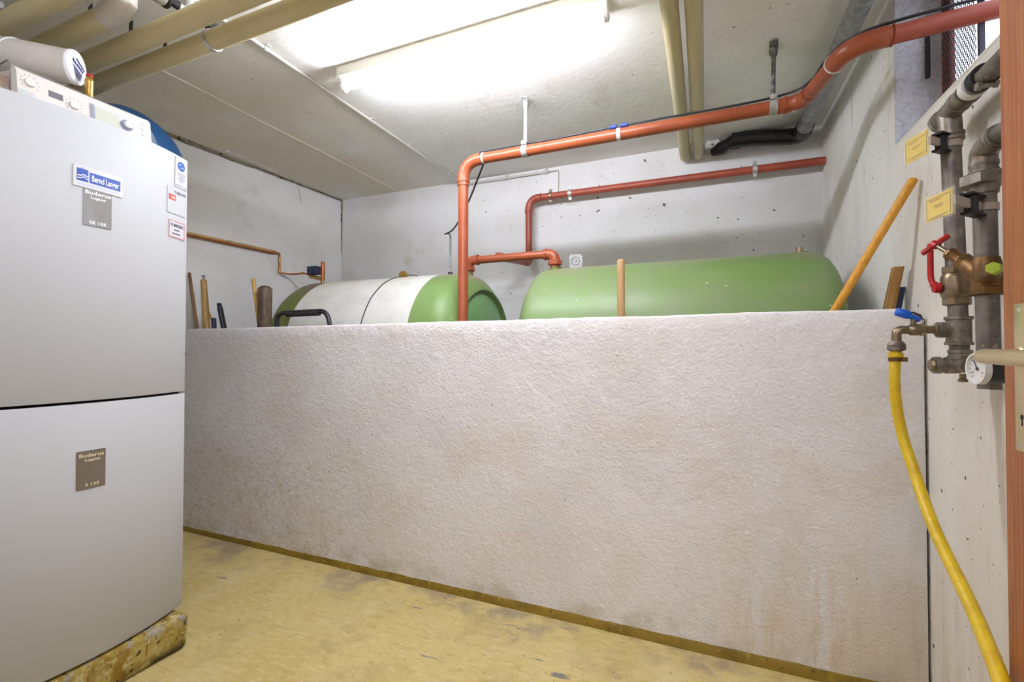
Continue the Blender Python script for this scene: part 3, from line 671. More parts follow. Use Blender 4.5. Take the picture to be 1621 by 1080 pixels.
bm = BM(); lathe(bm, (0, TY, 1.11), (1, 0, 0), [(-2.425, TR - .01), (-2.425, TR + .0025), (-1.525, TR + .0025), (-1.525, TR - .01)], n=96); obj('coating_band', bm, M['coat_white'], t1, label='off-white coating band')
bm = BM(); lathe(bm, (0, TY, 1.11), (1, 0, 0), [(-1.285, .352), (-1.2705, .3365), (-1.2535, .281), (-1.2365, .181), (-1.2285, .08), (-1.2265, 0)], n=64); obj('end_dome', bm, M['green_inner'], t1, label='darker green recessed end dome')
bm = BM(); lathe(bm, (-1.885, TY, 1.582), (0, 0, 1), [(0, .022), (.010, .026)] + [(.012 + .0045 * k, (.034 if k % 2 else .030) * math.sin(math.radians(38 + k * 11.5))) for k in range(11)] + [(.062, 0)], n=18); obj('filler_cap', bm, M['brass'], t1, label='brownish filler cap')
bm = BM(); pts = [(-1.862, TY - .02, 1.604)]
for k in range(1, 16):
    a = math.radians(90 + k * 5.6); pts.append((-1.845 + .004 * nz(k, 0, 0, .5), TY + .4845 * math.cos(a), 1.11 + .4845 * math.sin(a)))
sweep(bm, pts, .0035, n=8); sweep(bm, [(-1.87, TY + .01, 1.612), (-1.83, TY + .03, 1.618), (-1.78, TY + .06, 1.604), (-1.76, TY + .08, 1.594)], .003, n=8); obj('thin_cable', bm, M['cable'], t1)
t2 = tank('oil_tank', 'right oil tank, all green with dusty top and a small bolt near its right end', -.87, .51, 1.10, TY, TR,
    [(-.93, 0), (-.925, .2), (-.905, .35), (-.885, .42), (-.86, .46), (-.83, .476), (-.79, TR)], [(.40, TR), (.45, .478), (.485, .468), (.510, .45), (.53, .42), (.55, .35), (.56, .2), (.565, 0)], M['green'])
bm = BM(); lathe(bm, (.425, TY, 1.578), (0, 0, 1), [(0, .042), (.006, .042), (.009, .030), (.010, 0)], n=24); lathe(bm, (.425, TY, 1.586), (0, 0, 1), [(0, .016), (.024, .016), (.024, 0)], n=8); obj('bung', bm, M['nickel'], t2)
bm = BM()
lathe(bm, (-.807, TY, 1.572), (0, 0, 1), [(0, .036), (.022, .036), (.022, 0)], n=24); obj('socket', bm, M['olive'], t2)
# clear level gauge on the right tank
g = thing('level_gauge', 'small clear square level gauge with round dial standing on the right green tank', 'gauge', (-.685, TY, 1.58))
bm = BM(); extrude_poly(bm, [(-.726, TY - .01, 1.662), (-.644, TY - .01, 1.662), (-.652, TY - .01, 1.578), (-.718, TY - .01, 1.578)], (0, .02, 0)); obj('case', bm, M['clear_gauge'], g)
bm = BM(); band(bm, (-.685, TY - .014, 1.622), (0, 1, 0), .022, .025, .004, 24); lathe(bm, (-.685, TY - .012, 1.622), (0, -1, 0), [(0, .006), (.003, .006)], n=10)
for k in (0, 1): box(bm, -.727 + k * .076, -.720 + k * .076, TY - .014, TY - .010, 1.652, 1.662)
obj('dial', bm, M['rust_rod'], g)
bm = BM(); lathe(bm, (-.685, TY, 1.572), (0, 0, 1), [(0, .02), (.008, .02), (.008, 0)], n=16); obj('foot', bm, M['white_plastic'], g)
# level sensor on the left tank
s = thing('level_sensor', 'thin grey sensor tube with black foot and black cable standing on the left tank', 'sensor', (-1.519, TY, 1.585))
bm = BM(); lathe(bm, (-1.519, TY, 1.582), (0, 0, 1), [(0, .028), (.008, .028), (.012, .018), (.030, .014), (.030, 0)], n=18); obj('foot', bm, M['black'], s)
bm = BM(); sweep(bm, [(-1.519, TY, 1.60), (-1.519, TY, 1.825)], .0065, n=10); obj('tube', bm, M['duct'], s)
bm = BM(); sweep(bm, fillet([(-1.519, TY, 1.82), (-1.519, TY, 1.85), (-1.535, TY, 1.866), (-1.560, TY, 1.864)], .02, 5), .005, n=8)
sweep(bm, fillet([(-1.562, TY, 1.862), (-1.51, TY, 1.875), (-1.454, TY - .02, 1.917), (-1.28, 2.42, 2.01), (-1.106, 2.24, 2.115)], .05, 6), .005, n=8); obj('cable', bm, M['cable'], s)
# valve and copper line on the left wall
cp = thing('copper_fuel_line', 'slim copper fuel line running along left wall down to the left tank', 'pipe', (-3.02, 2.5, 1.69))
def xl(y): return -3.03 - .0418 * (YB - y)
bm = BM(); box(bm, -3.08, -3.05, 1.30, 2.56, 1.839, 1.866, bevel=.004)
for v in bm.verts: v.co.x = xl(v.co.y) + (.026 if v.co.x > -3.065 else .001)
obj('pipe_cover', bm, M['tan_conduit'], cp, label='tan pipe cover strip')
bm = BM(); sweep(bm, [(xl(1.3) + .022, 1.3, 1.845), (xl(2.55) + .022, 2.55, 1.845)], .008, n=10); sweep(bm, fillet([(xl(2.5) + .022, 2.53, 1.852), (xl(2.6) + .022, 2.60, 1.852), (xl(2.6) + .024, 2.60, 1.70), (-2.98, 2.67, 1.697), (-2.84, 2.66, 1.695), (-2.76, 2.62, 1.672), (-2.70, 2.6, 1.655)], [.02, .02, .02, .04, .03], 5), .0075, n=10)
obj('pipe', bm, M['copper'], cp)
for p_, a_ in (((xl(2.5) + .022, 2.56, 1.852), (0, 1, 0)), ((xl(2.6) + .023, 2.60, 1.80), (0, 0, 1)), ((xl(2.6) + .023, 2.60, 1.715), (0, 0, 1)), ((-2.86, 2.66, 1.695), (1, 0, 0))):
    bm = BM(); lathe(bm, p_, a_, [(-.012, .0105), (.012, .0105)], n=12); obj('coupling', bm, M['brass'], cp)
sv = thing('antisiphon_valve', 'small brass valve with black coil box and copper post on top of the left tank', 'valve', (-2.64, TY, 1.58))
bm = BM(); lathe(bm, (-2.60, TY, 1.575), (0, 0, 1), [(0, .02), (.02, .02), (.022, .012), (.05, .012), (.05, 0)], n=14); sweep(bm, [(-2.72, TY, 1.655), (-2.60, TY, 1.628)], .014, n=12); obj('valve_body', bm, M['brass'], sv)
bm = BM(); box(bm, -2.725, -2.635, TY - .03, TY + .03, 1.665, 1.725, bevel=.004); obj('coil_box', bm, M['navy'], sv)
bm = BM(); sweep(bm, [(-2.598, TY, 1.62), (-2.598, TY, 1.752), (-2.598, TY, 1.757)], [.015, .015, .010], n=12); obj('post', bm, M['copper'], sv)

# ------------------------------------------------------------------ orange vent and fill pipes
def ringsock(bm, c, axis, r, wd=.045, lip=.003):
    return lathe(bm, c, axis, [(-wd / 2, r + .0005), (-wd / 2, r + .004), (wd / 2 - .012, r + .004), (wd / 2 - .010, r + .004 + lip), (wd / 2, r + .004 + lip), (wd / 2, r + .0005)], n=28)
up = thing('orange_vent_pipe', 'long orange plastic pipe rising behind low wall, crossing under the ceiling and out through window', 'pipe', (-1.228, 2.24, 0))
PR = .028
VY = 2.24
riser = (-1.228, VY, 0.05); c1_ = (-1.228, VY, 2.149); c2_ = (.379, VY, 2.151); c3_ = (.452, 1.85, 2.134); c4_ = (.90, 1.85, 2.158)
bm = BM(); sweep(bm, [riser, (-1.228, VY, 2.04)], PR, n=28); obj('pipe', bm, M['orange'], up)
bm = BM(); sweep(bm, [(-1.11, VY, 2.149), (.33, VY, 2.151)], PR, n=28); obj('pipe', bm, M['orange'], up)
bm = BM(); sweep(bm, arc_el(riser, c1_, c2_, .105, 10, .015), PR + .004, n=28); obj('elbow', bm, M['orange'], up)
bm = BM(); ringsock(bm, (-1.228, VY, 2.030), (0, 0, 1), PR, .03); obj('coupling', bm, M['orange'], up)
bm = BM(); sweep(bm, arc_el(c1_, c2_, c3_, .07, 10, .012), PR + .004, n=28); obj('elbow', bm, M['orange'], up)
bm = BM(); ringsock(bm, (.306, VY, 2.151), (1, 0, 0), PR, .03); obj('coupling', bm, M['orange'], up)
dd = (Vector(c2_) - Vector(c3_)).normalized()
bm = BM(); sweep(bm, [Vector(c2_) - dd * .06, Vector(c3_) + dd * .06], PR, n=28); obj('pipe', bm, M['orange'], up)
bm = BM(); sweep(bm, arc_el(c2_, c3_, c4_, .085, 12, .02), PR + .0045, n=28); obj('elbow', bm, M['orange'], up)
bm = BM(); sweep(bm, [Vector(c3_) + Vector((.08, 0, .004)), c4_], PR + .0005, n=28); obj('pipe', bm, M['brown_pipe'], up, label='reddish end section')
for p_, a_, m_ in (((-.378, VY, 2.150), (1, 0, 0), 'white_tie'), ((-1.108, VY, 2.149), (1, 0, 0), 'white_tie'), ((.350, VY, 2.151), (1, 0, 0), 'white_tie')):
    bm = BM(); band(bm, p_, a_, PR, PR + .0055 if p_[0] > .3 else PR + .0025, .018); obj('tie', bm, M[m_], up)
bm = BM(); band(bm, Vector(c3_) + dd * .106, dd, PR + .001, PR + .007, .007); obj('tie', bm, M['white_tie'], up)
bm = BM(); band(bm, Vector(c3_) + Vector((.115, 0, .006)), (1, 0, 0), PR, PR + .006, .004); obj('coupling_ring', bm, M['brown_pipe'], up)
# cable along the pipe
bm = BM(); zt_ = 2.151 + PR + .010
path = [(-1.106, VY, 2.115), (-1.110, VY - .035, 2.155), (-1.12, VY - .01, zt_ - .004), (-1.06, VY, zt_), (-.92, VY, zt_ + .001), (-.7, VY - .003, zt_ - .004), (-.42, VY - .004, zt_), (-.2, VY - .002, zt_ + .002), (.1, VY, zt_), (.27, VY, zt_ + .004), (.36, VY - .02, zt_ + .006), (.405, 2.16, 2.198), (.42, 2.06, 2.206), (.445, 1.95, 2.200), (.50, 1.872, 2.188), (.60, 1.858, 2.192), (.72, 1.853, 2.196), (.88, 1.85, 2.205)]
sweep(bm, fillet(path, .05, 5), .0050, n=8); tag(obj('black_cable', bm, M['cable']), 'thin black cable strapped along the top of the upper orange pipe', 'cable')
bc = thing('cable_connector', 'small blue cable connector strapped on the upper orange pipe', 'connector', (-.378, VY, 2.185))
for x_ in (-.405, -.351): bm = BM(); lathe(bm, (x_ - .018, VY - .004, 2.190), (1, 0, 0), [(0, .006), (.004, .011), (.032, .011), (.036, .006)], n=10); obj('shell', bm, M['blue_connector'], bc)
# hangers
def hanger(label, x, rod_m, plate_m, y=VY, zp=2.150, rot=.35):
    h = thing('pipe_hanger', label, 'hanger', (x, y, zp), 'pipe hangers of the upper orange pipe')
    bm = BM(); band(bm, (x, y, zp), (1, 0, 0), PR, PR + .004, .030); obj('clamp', bm, M['steel'], h)
    bm = BM(); box(bm, x - .013, x + .013, y - .024, y - .010, zp + PR, zp + PR + .018); sweep(bm, [(x, y - .032, zp + PR + .009), (x, y - .005, zp + PR + .009)], .005, n=8); lathe(bm, (x, y, zp + PR + .003), (0, 0, 1), [(0, .012), (.024, .012), (.024, 0)], n=6); obj('clamp_nut', bm, M['steel'], h)
    bm = BM(); yt = 2.305; sweep(bm, [(x, y, zp + PR + .02), (x + .012 * (1 if x > 0 else -1.9), yt, ZC - .02)], .009, n=12); x0_, y = x, yt; x = x + .012 * (1 if x > 0 else -1.9); obj('rod', bm, M[rod_m], h)
    bm = BM(); lathe(bm, (x, y, ZC - .05), (0, 0, 1), [(0, .013), (.035, .015), (.035, 0)], n=12); obox(bm, (x, y, ZC - .010), (math.cos(rot), math.sin(rot), 0), (-math.sin(rot), math.cos(rot), 0), (0, 0, 1), .034, .105, .004); box(bm, x - .012, x + .012, y - .012, y + .012, ZC - .018, ZC - .001)
    obj('ceiling_plate', bm, M[plate_m], h)
hanger('white pipe hanger in the middle of the upper orange pipe', -.862, 'white_rod', 'steel', rot=.25)
hanger('dark rusty pipe hanger near the right end of the upper orange pipe', .273, 'rust_rod', 'rust_rod', rot=-.1)
# lower pipe along the back wall
lp = thing('brown_red_wall_pipe', 'brownish-red plastic pipe fixed along the back wall below the upper orange pipe', 'pipe', (-1.187, 3.16, 1.7))
LY, LZ, LX = 3.16, 2.215, -1.187
bm = BM(); sweep(bm, [(XR - .002, LY, LZ - .004), (LX + .10, LY, LZ)], .024, n=24); obj('pipe', bm, M['brown_pipe'], lp)
bm = BM(); sweep(bm, arc_el((XR, LY, LZ), (LX, LY, LZ), (LX, LY, 1.7), .085, 10, .012), .028, n=24); obj('elbow', bm, M['brown_pipe'], lp)
bm = BM(); sweep(bm, [(LX, LY, LZ - .09), (LX, LY, 1.80)], .024, n=24); obj('pipe', bm, M['brown_pipe'], lp)
bm = BM(); sweep(bm, fillet([(LX, LY, 1.81), (LX, LY, 1.742), (LX - .01, LY - .12, 1.738), (LX - .02, 2.66, 1.70)], .04, 8), .027, n=24); obj('elbow', bm, M['brown_pipe'], lp)
bm = BM(); ringsock(bm, (LX, LY, LZ - .095), (0, 0, 1), .024, .02); obj('coupling', bm, M['brown_pipe'], lp)
for x_ in (-1.02, -.875, .285):
    h = thing('wall_pipe_clamp', {-1.02: 'thin brassy pipe clamp next to the elbow on the back wall pipe', -.875: 'wide steel pipe clamp, second from elbow on the back wall pipe', .285: 'steel pipe clamp near the right end of the back wall pipe'}[x_], 'clamp', (x_, LY, LZ), 'clamps on the back wall pipe')
    bm = BM(); band(bm, (x_, LY, LZ), (1, 0, 0), .024, .029, .026 if x_ != -1.02 else .018); box(bm, x_ - .01, x_ + .01, LY - .006, LY + .006, LZ + .027, LZ + .048); box(bm, x_ - .01, x_ + .01, LY - .006, LY + .006, LZ - .046, LZ - .027); obj('band', bm, M['steel'] if x_ != -1.02 else M['nickel'], h)
    bm = BM(); sweep(bm, [(x_, LY + .026, LZ), (x_, YB, LZ)], .005, n=8); obj('stud', bm, M['steel'], h)
# branch pipe between the tanks
bp = thing('orange_branch_pipe', 'short orange pipe linking the two green tanks just above their tops', 'pipe', (-1.1, TY, 1.60))
bz = 1.676
bm = BM(); sweep(bm, [(-1.33, TY, bz), (-.88, TY, bz)], .0245, n=24); obj('pipe', bm, M['orange'], bp)
bm = BM(); sweep(bm, arc_el((-1.2, TY, bz), (-.812, TY, bz), (-.812, TY, 1.5), .048, 10, .008), .031, n=24); obj('elbow', bm, M['orange'], bp)
bm = BM(); ringsock(bm, (-.872, TY, bz), (1, 0, 0), .027, .02); obj('coupling', bm, M['orange'], bp)
bm = BM(); ringsock(bm, (-1.325, TY, bz), (1, 0, 0), .026, .02); obj('coupling', bm, M['orange'], bp)
bm = BM(); sweep(bm, arc_el((-1.2, TY, bz), (-1.385, TY, bz), (-1.385, TY, 1.5), .04, 8, .012), .030, n=24); obj('elbow', bm, M['orange'], bp)
for x_ in (-.812, -1.385):
    bm = BM(); hexnut(bm, (x_, TY, 1.622), (0, 0, 1), .044, .030); u_ = obj('union_nut', bm, M['orange'], bp)
    bm = BM(); lathe(bm, (x_, TY, 1.578), (0, 0, 1), [(0, .031), (.016, .031), (.018, .027), (.035, .027)], n=24); obj('nipple', bm, M['nickel'] if x_ < -1 else M['brown_pipe'], bp)

# ------------------------------------------------------------------ insulated pipes under the ceiling
PIPES = [(1.128, 'front'), (1.024, 'second'), (.907, 'third'), (.793, 'rear')]
lab = ['beige jacketed pipe nearest the lamp, lowest of the four at upper left', 'second beige jacketed pipe from the lamp at upper left', 'third beige jacketed pipe from the lamp, with pale patched end', 'fourth beige jacketed pipe from the lamp, in the top left corner']
for k, (y_, _) in enumerate(PIPES):
    t = thing('insulated_pipe', lab[k], 'pipe', (-1.6, y_, 2.25), 'beige jacketed pipes at upper left')
    x1_ = XR if k != 2 else -1.88
    bm = BM(); sweep(bm, [(-3.05, y_, 2.25), (x1_ if k != 0 else XR, y_, 2.25)], .0335, n=28); obj('jacket', bm, M['beige'], t)
    if k == 2:
        bm = BM(); sweep(bm, [(-1.885, y_, 2.25), (-1.865, y_, 2.252), (-1.83, y_ + .004, 2.262), (-1.80, y_ + .008, 2.29), (-1.795, y_ + .01, 2.40), (-1.795, y_ + .01, ZC)], [.0345, .038, .040, .038, .036, .036], n=24); obj('end_bend', bm, M['flue'], t, label='pale taped bend')
    for x_ in ((-.6,) if k else (-1.66,)):
        pass
# clamps with black rubber blocks
def pclamp(label, x, y, z, r, ax_='x'):
    t = thing('insulated_pipe_clamp', label, 'clamp', (x, y, z + r))
    A = (1, 0, 0) if ax_ == 'x' else (0, 1, 0)
    bm = BM(); band(bm, (x, y, z), A, r, r + .004, .016); obj('band', bm, M['steel'], t)
    bm = BM(); box(bm, x - .014, x + .014, y - .022, y + .022, z + r + .002, z + r + .03, bevel=.003); obj('rubber_block', bm, M['rubber'], t)
    bm = BM(); sweep(bm, [(x, y, z + r + .028), (x, y, ZC)], .005, n=8); obj('rod', bm, M['steel'], t); return t
pclamp('steel clamp with black rubber block on the front beige pipe', -1.665, 1.128, 2.25, .0335)
# crossing pipe piece and valves in the top left corner
t = thing('short_insulated_pipe', 'short beige pipe stub with chrome ring above the beige pipes, at top edge', 'pipe', (-1.72, .9, 2.34))
bm = BM(); sweep(bm, [(-1.735, .45, 2.345), (-1.735, .985, 2.345)], .028, n=24); obj('jacket', bm, M['beige'], t)
bm = BM(); band(bm, (-1.735, .99, 2.345), (0, 1, 0), .016, .0315, .026); obj('chrome_ring', bm, M['steel'], t)
bm = BM(); band(bm, (-1.735, 1.012, 2.345), (0, 1, 0), .014, .033, .010); sweep(bm, [(-1.735, 1.0, 2.345), (-1.735, 1.05, 2.345)], .015, n=14); obj('rubber_ring', bm, M['rubber'], t)
bm = BM(); sweep(bm, [(-1.735, 1.03, 2.345), (-1.735, 1.075, 2.345), (-1.735, 1.09, 2.37), (-1.735, 1.09, ZC)], .013, n=12); obj('pipe', bm, M['white_rod'], t)
t = thing('chrome_valve', 'chrome ringed valve piece in the top left corner under ceiling', 'valve', (-2.2, .74, 2.26))
bm = BM(); lathe(bm, (-2.235, .742, 2.298), (.8, .2, .25), [(-.03, .012), (-.03, .026), (-.014, .031), (-.010, .027), (.004, .027), (.008, .033), (.022, .033), (.026, .02), (.06, .012)], n=24); obj('valve_body', bm, M['steel'], t)
bm = BM(); lathe(bm, (-2.15, .775, 2.325), (.9, .1, .1), [(-.02, .010), (-.018, .020), (.01, .020), (.014, .012), (.05, .012)], n=20); obj('union', bm, M['steel'], t)
bm = BM(); sweep(bm, [(-2.2, .75, 2.31), (-2.13, .775, 2.33), (-2.10, .76, ZC)], .010, n=10); obj('pipe', bm, M['copper'], t)
# perforated hanging straps of the beige pipes
for k, (x_, y_) in enumerate(((-1.977, 1.128), (-2.004, 1.024), (-2.022, .907))):
    t = thing('perforated_strap', ('black perforated strap holding the beige pipe nearest the lamp', 'black perforated strap holding the second beige pipe from the lamp', 'black perforated strap holding the third beige pipe from the lamp')[k], 'strap', (x_, y_, 2.28), 'perforated straps of the beige pipes')
    for q in range(9):
        bm = BM(); yy_ = y_ + .020 + q * .010; band(bm, (x_ * yy_ / (y_ + .02), yy_, 2.284 + q * .0205), (0, 1, -.45), .0048, .0112, .0026, 10)
        obj('strap_link', bm, M['rubber'], t)
# two pale pipes running to the back wall
for x_, l_ in ((-.114, 'left one of two pale beige pipes running under ceiling to the back wall'), (-.032, 'right one of two pale beige pipes running under ceiling to the back wall')):
    t = thing('ceiling_pipe', l_, 'pipe', (x_, 2, 2.37), 'pale beige pipe pair under the ceiling')
    bm = BM(); sweep(bm, [(x_, .1, 2.37), (x_, 3.17, 2.37)], .0325, n=28); obj('jacket', bm, M['beige_pale'], t)
    bm = BM(); sweep(bm, fillet([(x_, 3.165, 2.37), (x_, 3.205, 2.37), (x_, 3.205, ZC)], .03, 6), .0325, n=28); obj('end_bend', bm, M['beige_pale'], t)

# grey duct in the corner and tarred pipe
t = thing('grey_duct_pipe', 'weathered grey metal pipe along the corner of ceiling and right wall', 'pipe', (.535, 1.9, 2.37))
bm = BM(); sweep(bm, [(.527, .2, 2.378), (.527, 3.02, 2.372)], .038, n=32); obj('pipe', bm, M['duct'], t)
bm = BM(); band(bm, (.527, 3.01, 2.372), (0, 1, 0), .036, .042, .03); obj('end_collar', bm, M['duct'], t)
t = thing('tarred_pipe', 'black tarred pipe with crumbling mortar end under ceiling by the back wall', 'pipe', (.3, 3.16, 2.36))
bm = BM(); pts = fillet([(.527, 3.02, 2.375), (.527, 3.17, 2.378), (.27, 3.165, 2.412), (.16, 3.17, 2.415)], .07, 8)
sweep(bm, pts, [.046 + .006 * nz(i, 0, 0, .7) for i in range(len(pts))], n=24); obj('pipe', bm, M['bitumen'], t)
bm = BM(); pts = [(.20, 3.17, 2.412), (.16, 3.175, 2.408), (.13, 3.18, 2.400), (.10, 3.19, 2.39), (.075, 3.20, 2.38), (.055, 3.21, 2.375), (.048, 3.215, 2.374)]
sweep(bm, pts, [.046, .038, .032, .036, .034, .022, .006], n=18)
for v in bm.verts: v.co += Vector((.012 * nz(v.co.x, v.co.y, v.co.z, 40), .008 * nz(v.co.y, v.co.z, v.co.x, 40), .012 * nz(v.co.z, v.co.x, v.co.y, 40)))
obj('tar_lump', bm, M['bitumen'], t)
bm = BM(); r_ = bmesh.ops.create_icosphere(bm, subdivisions=3, radius=.06)
for v in bm.verts: v.co = Vector((.045 + v.co.x * 1.2, 3.228 + v.co.y * .35, 2.425 + v.co.z * .65)) + Vector((1, 0, 1)) * .016 * nz(v.co.x, v.co.y, v.co.z, 40)
obj('mortar_patch', bm, M['patch'], t)

# ------------------------------------------------------------------ fluorescent lamp
lamp = thing('fluorescent_lamp', 'lit fluorescent batten lamp with long bare tube on the ceiling', 'lamp', (-.95, 1.69, 2.36))
bm = BM(); box(bm, -1.610, -.325, 1.685, 1.735, 2.408, ZC - .001, bevel=.003); obj('housing', bm, M['lamp_housing'], lamp)
bm = BM(); extrude_poly(bm, [(-1.600, 1.688, 2.408), (-1.600, 1.732, 2.408), (-1.600, 1.722, 2.386), (-1.600, 1.698, 2.386)], (1.265, 0, 0)); obj('reflector', bm, M['lamp_white'], lamp)
bm = BM(); box(bm, -1.600, -.335, 1.742, 1.7455, 2.379, 2.44); box(bm, -1.600, -.335, 1.730, 1.7455, 2.436, 2.440); obj('tube_light_shield', bm, M['lamp_white'], lamp)  # added strip hidden behind the tube, keeps its glare off the ceiling
bm = BM(); sweep(bm, [(-1.572, 1.71, 2.362), (-.352, 1.71, 2.362)], .0135, n=20); obj('tube', bm, M['tube'], lamp)
for x_ in (-1.592, -.344):
    bm = BM(); lathe(bm, (x_, 1.71, 2.362), (1, 0, 0), [(0, .017), (.002, .022), (.016, .022), (.018, .017), (.020, .014)], n=24); box(bm, x_ + .002, x_ + .016, 1.692, 1.728, 2.37, 2.41, bevel=.003); obj('lamp_holder', bm, M['white_plastic'], lamp)
    bm = BM(); lathe(bm, (x_ + (.16 if x_ < -1 else -.16), 1.7105, 2.398), (0, -1, .3), [(0.022, .005), (.026, .004), (.026, 0)], n=10); obj('screw', bm, M['steel'], lamp)
# cable conduits
t = thing('ceiling_conduit', 'thin grey-white cable conduit along the ceiling from the beige pipes to back wall', 'conduit', (-1.79, 2.2, 2.44))
bm = BM(); sweep(bm, [(-1.79, 1.02, 2.447), (-1.79, 3.2, 2.447)], .008, n=12); obj('tube', bm, M['conduit'], t)
for y_ in (1.45, 2.15, 2.52, 3.05): bm = BM(); band(bm, (-1.79, y_, 2.447), (0, 1, 0), .008, .0105, .018, 12); box(bm, -1.812, -1.768, y_ - .008, y_ + .008, 2.452, ZC); obj('clip', bm, M['conduit'], t)
t = thing('wall_conduit', 'short white cable conduit at top of the back wall behind the orange pipe', 'conduit', (-1.3, 3.235, 2.43))
bm = BM(); sweep(bm, fillet([(-1.79, 3.2, 2.447), (-1.79, 3.236, 2.43), (-1.74, 3.236, 2.425), (-1.06, 3.236, 2.425)], .02, 4), .0095, n=12); obj('tube', bm, M['conduit'], t)
for x_ in (-1.4, -1.08): bm = BM(); band(bm, (x_, 3.236, 2.425), (1, 0, 0), .0095, .014, .018, 12); box(bm, x_ - .012, x_ + .012, 3.236, YB, 2.414, ZC - .001); obj('clip', bm, M['conduit'], t)
bm = BM(); sweep(bm, fillet([(-1.06, 3.238, 2.425), (-.985, 3.242, 2.425), (-.985, 3.244, 2.36), (-.99, 3.244, 2.235)], .012, 4), .0038, n=8); obj('thin_cable', bm, M['pale_cable'], t)

# ------------------------------------------------------------------ tools and sticks behind the low wall
def pole(name, label, cat, top, bot, r0, r1, m, n=16, cap=True, wob=0.0, flat=1.0, group=None, knots=False):
    top, bot = Vector(top), Vector(bot); pts = []; rs = []
    L_ = 24
    for i in range(L_ + 1):
        t = i / L_; p = top.lerp(bot, t); p += Vector((wob * nz(t, 1, 0, 4), wob * nz(t, 0, 2, 4), 0)); pts.append(p); rs.append(r0 + (r1 - r0) * t)
    d = (top - bot).normalized()
    pts = [top + d * r0 * .5, top + d * r0 * .3] + pts; rs = [r0 * .45, r0 * .8] + rs
    bm = BM(); sweep(bm, pts, rs, n=n)
    if flat != 1.0:
        c0 = top
        for v in bm.verts:
            t = (v.co - top).dot(bot - top) / (bot - top).length_squared; c = top.lerp(bot, t); v.co.y = c.y + (v.co.y - c.y) * flat
    o = obj(name, bm, m, origin=(bot.x, bot.y, bot.z)); 
    if label: tag(o, label, cat, group)
    return o
def ext(top, mid, z0=0.01):    # continue the visible run down to the ground
    top, mid = Vector(top), Vector(mid); t = (top.z - z0) / (top.z - mid.z); return top + (mid - top) * t
pole('wooden_stick', 'thin brown crooked stick leaning on the left wall, first from the boiler', 'stick', (-3.056, 1.937, 1.600), ext((-3.056, 1.937, 1.600), (-2.978, 1.939, 1.244)), .0095, .013, M['wood_brown'], wob=.012)
o = pole('bamboo_pole', 'thick split yellow-brown pole with small bolt in its top, second from the boiler', 'pole', (-2.945, 1.955, 1.549), ext((-2.945, 1.955, 1.549), (-2.916, 1.958, 1.244), .4), .018, .034, M['wood_split'], n=9)
bm = BM(); sweep(bm, [(-2.947, 1.955, 1.55), (-2.947, 1.955, 1.580)], .004, n=8); hexnut(bm, (-2.947, 1.955, 1.578), (0, 0, 1), .011, .008); obj('bolt', bm, M['rust_rod'], o)
pole('thin_stick', 'very thin pale stick leaning beside the thick split pole', 'stick', (-2.957, 1.99, 1.368), ext((-2.957, 1.99, 1.368), (-2.886, 1.99, 1.248)), .006, .007, M['wood_yellow'])
t = thing('hand_tool', 'dark blue-grey tool handle with hanging hole, leaning behind low wall', 'tool', (-2.5, 2.0, 0))
bm = BM(); a, b_ = Vector((-2.866, 2.0, 1.415)), Vector((-2.815, 2.0, 1.248)); d = (b_ - a).normalized(); sx_ = Vector((-d.z, 0, d.x))
obox(bm, a + d * .20, sx_, (0, 1, 0), d, .019, .016, .32, .005); obj('grip', bm, M['black'], t)
for s_ in (-1, 1): pass
bm = BM(); band(bm, a + d * .022, (0, 1, 0), .007, .0135, .016, 14); obj('hanging_ring', bm, M['navy'], t)
bm = BM(); sweep(bm, [a + d * .36, a + d * 1.0], .008, n=10); obj('shaft', bm, M['steel'], t)
pole('tool_stub', 'short dark blue tube end just showing behind low wall between the leaning sticks', 'tube', (-2.890, 1.985, 1.305), (-2.832, 1.985, .6), .0145, .0145, M['navy'])
pole('wooden_rod', 'straight yellow wooden handle leaning beside the dark bark post', 'stick', (-2.556, 2.0, 1.538), ext((-2.556, 2.0, 1.538), (-2.497, 2.0, 1.249)), .0115, .0145, M['wood_yellow'])
pole('bark_post', 'stout dark bark-covered post with rounded top left of the tank', 'post', (-2.478, 2.02, 1.478), (-2.486, 2.02, .01), .041, .036, M['wood_bark'], n=24, wob=.01)
bm = BM(); sweep(bm, fillet([(-2.352, 2.0, .02), (-2.352, 2.0, 1.327), (-1.965, 2.0, 1.330), (-1.930, 2.0, 1.20), (-1.75, 2.0, .02)], .055, 8), .0135, n=12)
th = obj('trolley_handle', bm, M['black'], origin=(-2.15, 2.0, 0)); tag(th, 'black plastic U-shaped handle rising behind the low wall before the banded tank', 'handle')
bm = BM()
for k in range(22): lathe(bm, (-2.27 + k * .0115, 2.0, 1.3185 + k * .0001), (1, 0, 0), [(0, .0152), (.003, .0175), (.006, .0175), (.009, .0152)], n=12)
obj('grip', bm, M['black'], th)
pole('upright_stick', 'plain pale wooden stick standing upright before the right green tank', 'stick', (-.334, 2.02, 1.497), (-.334, 2.02, .01), .0165, .0165, M['wood_stick'], flat=.7)
bt, bb = Vector((.628, 1.885, 1.670)), Vector((.437, 2.0, 1.262)); bb2 = bb + (bb - bt) * 1.45
o = pole('broom_pole', 'long glossy yellow wooden pole leaning from behind low wall onto right wall', 'pole', bt, bb2, .0135, .0145, M['wood_pole'])
a, b_ = Vector((.616, 1.985, 1.398)), Vector((.593, 2.0, 1.25)); d = (b_ - a).normalized()
bm = BM(); s_ = Vector((1, .1, 0)); obox(bm, a + d * .55, s_, (0, 1, 0), d, .024, .012, 1.10, .005); tag(obj('wooden_batten', bm, M['wood_slat'], origin=a + d * 1.1), 'flat ochre wooden batten leaning in the corner by right wall', 'batten')
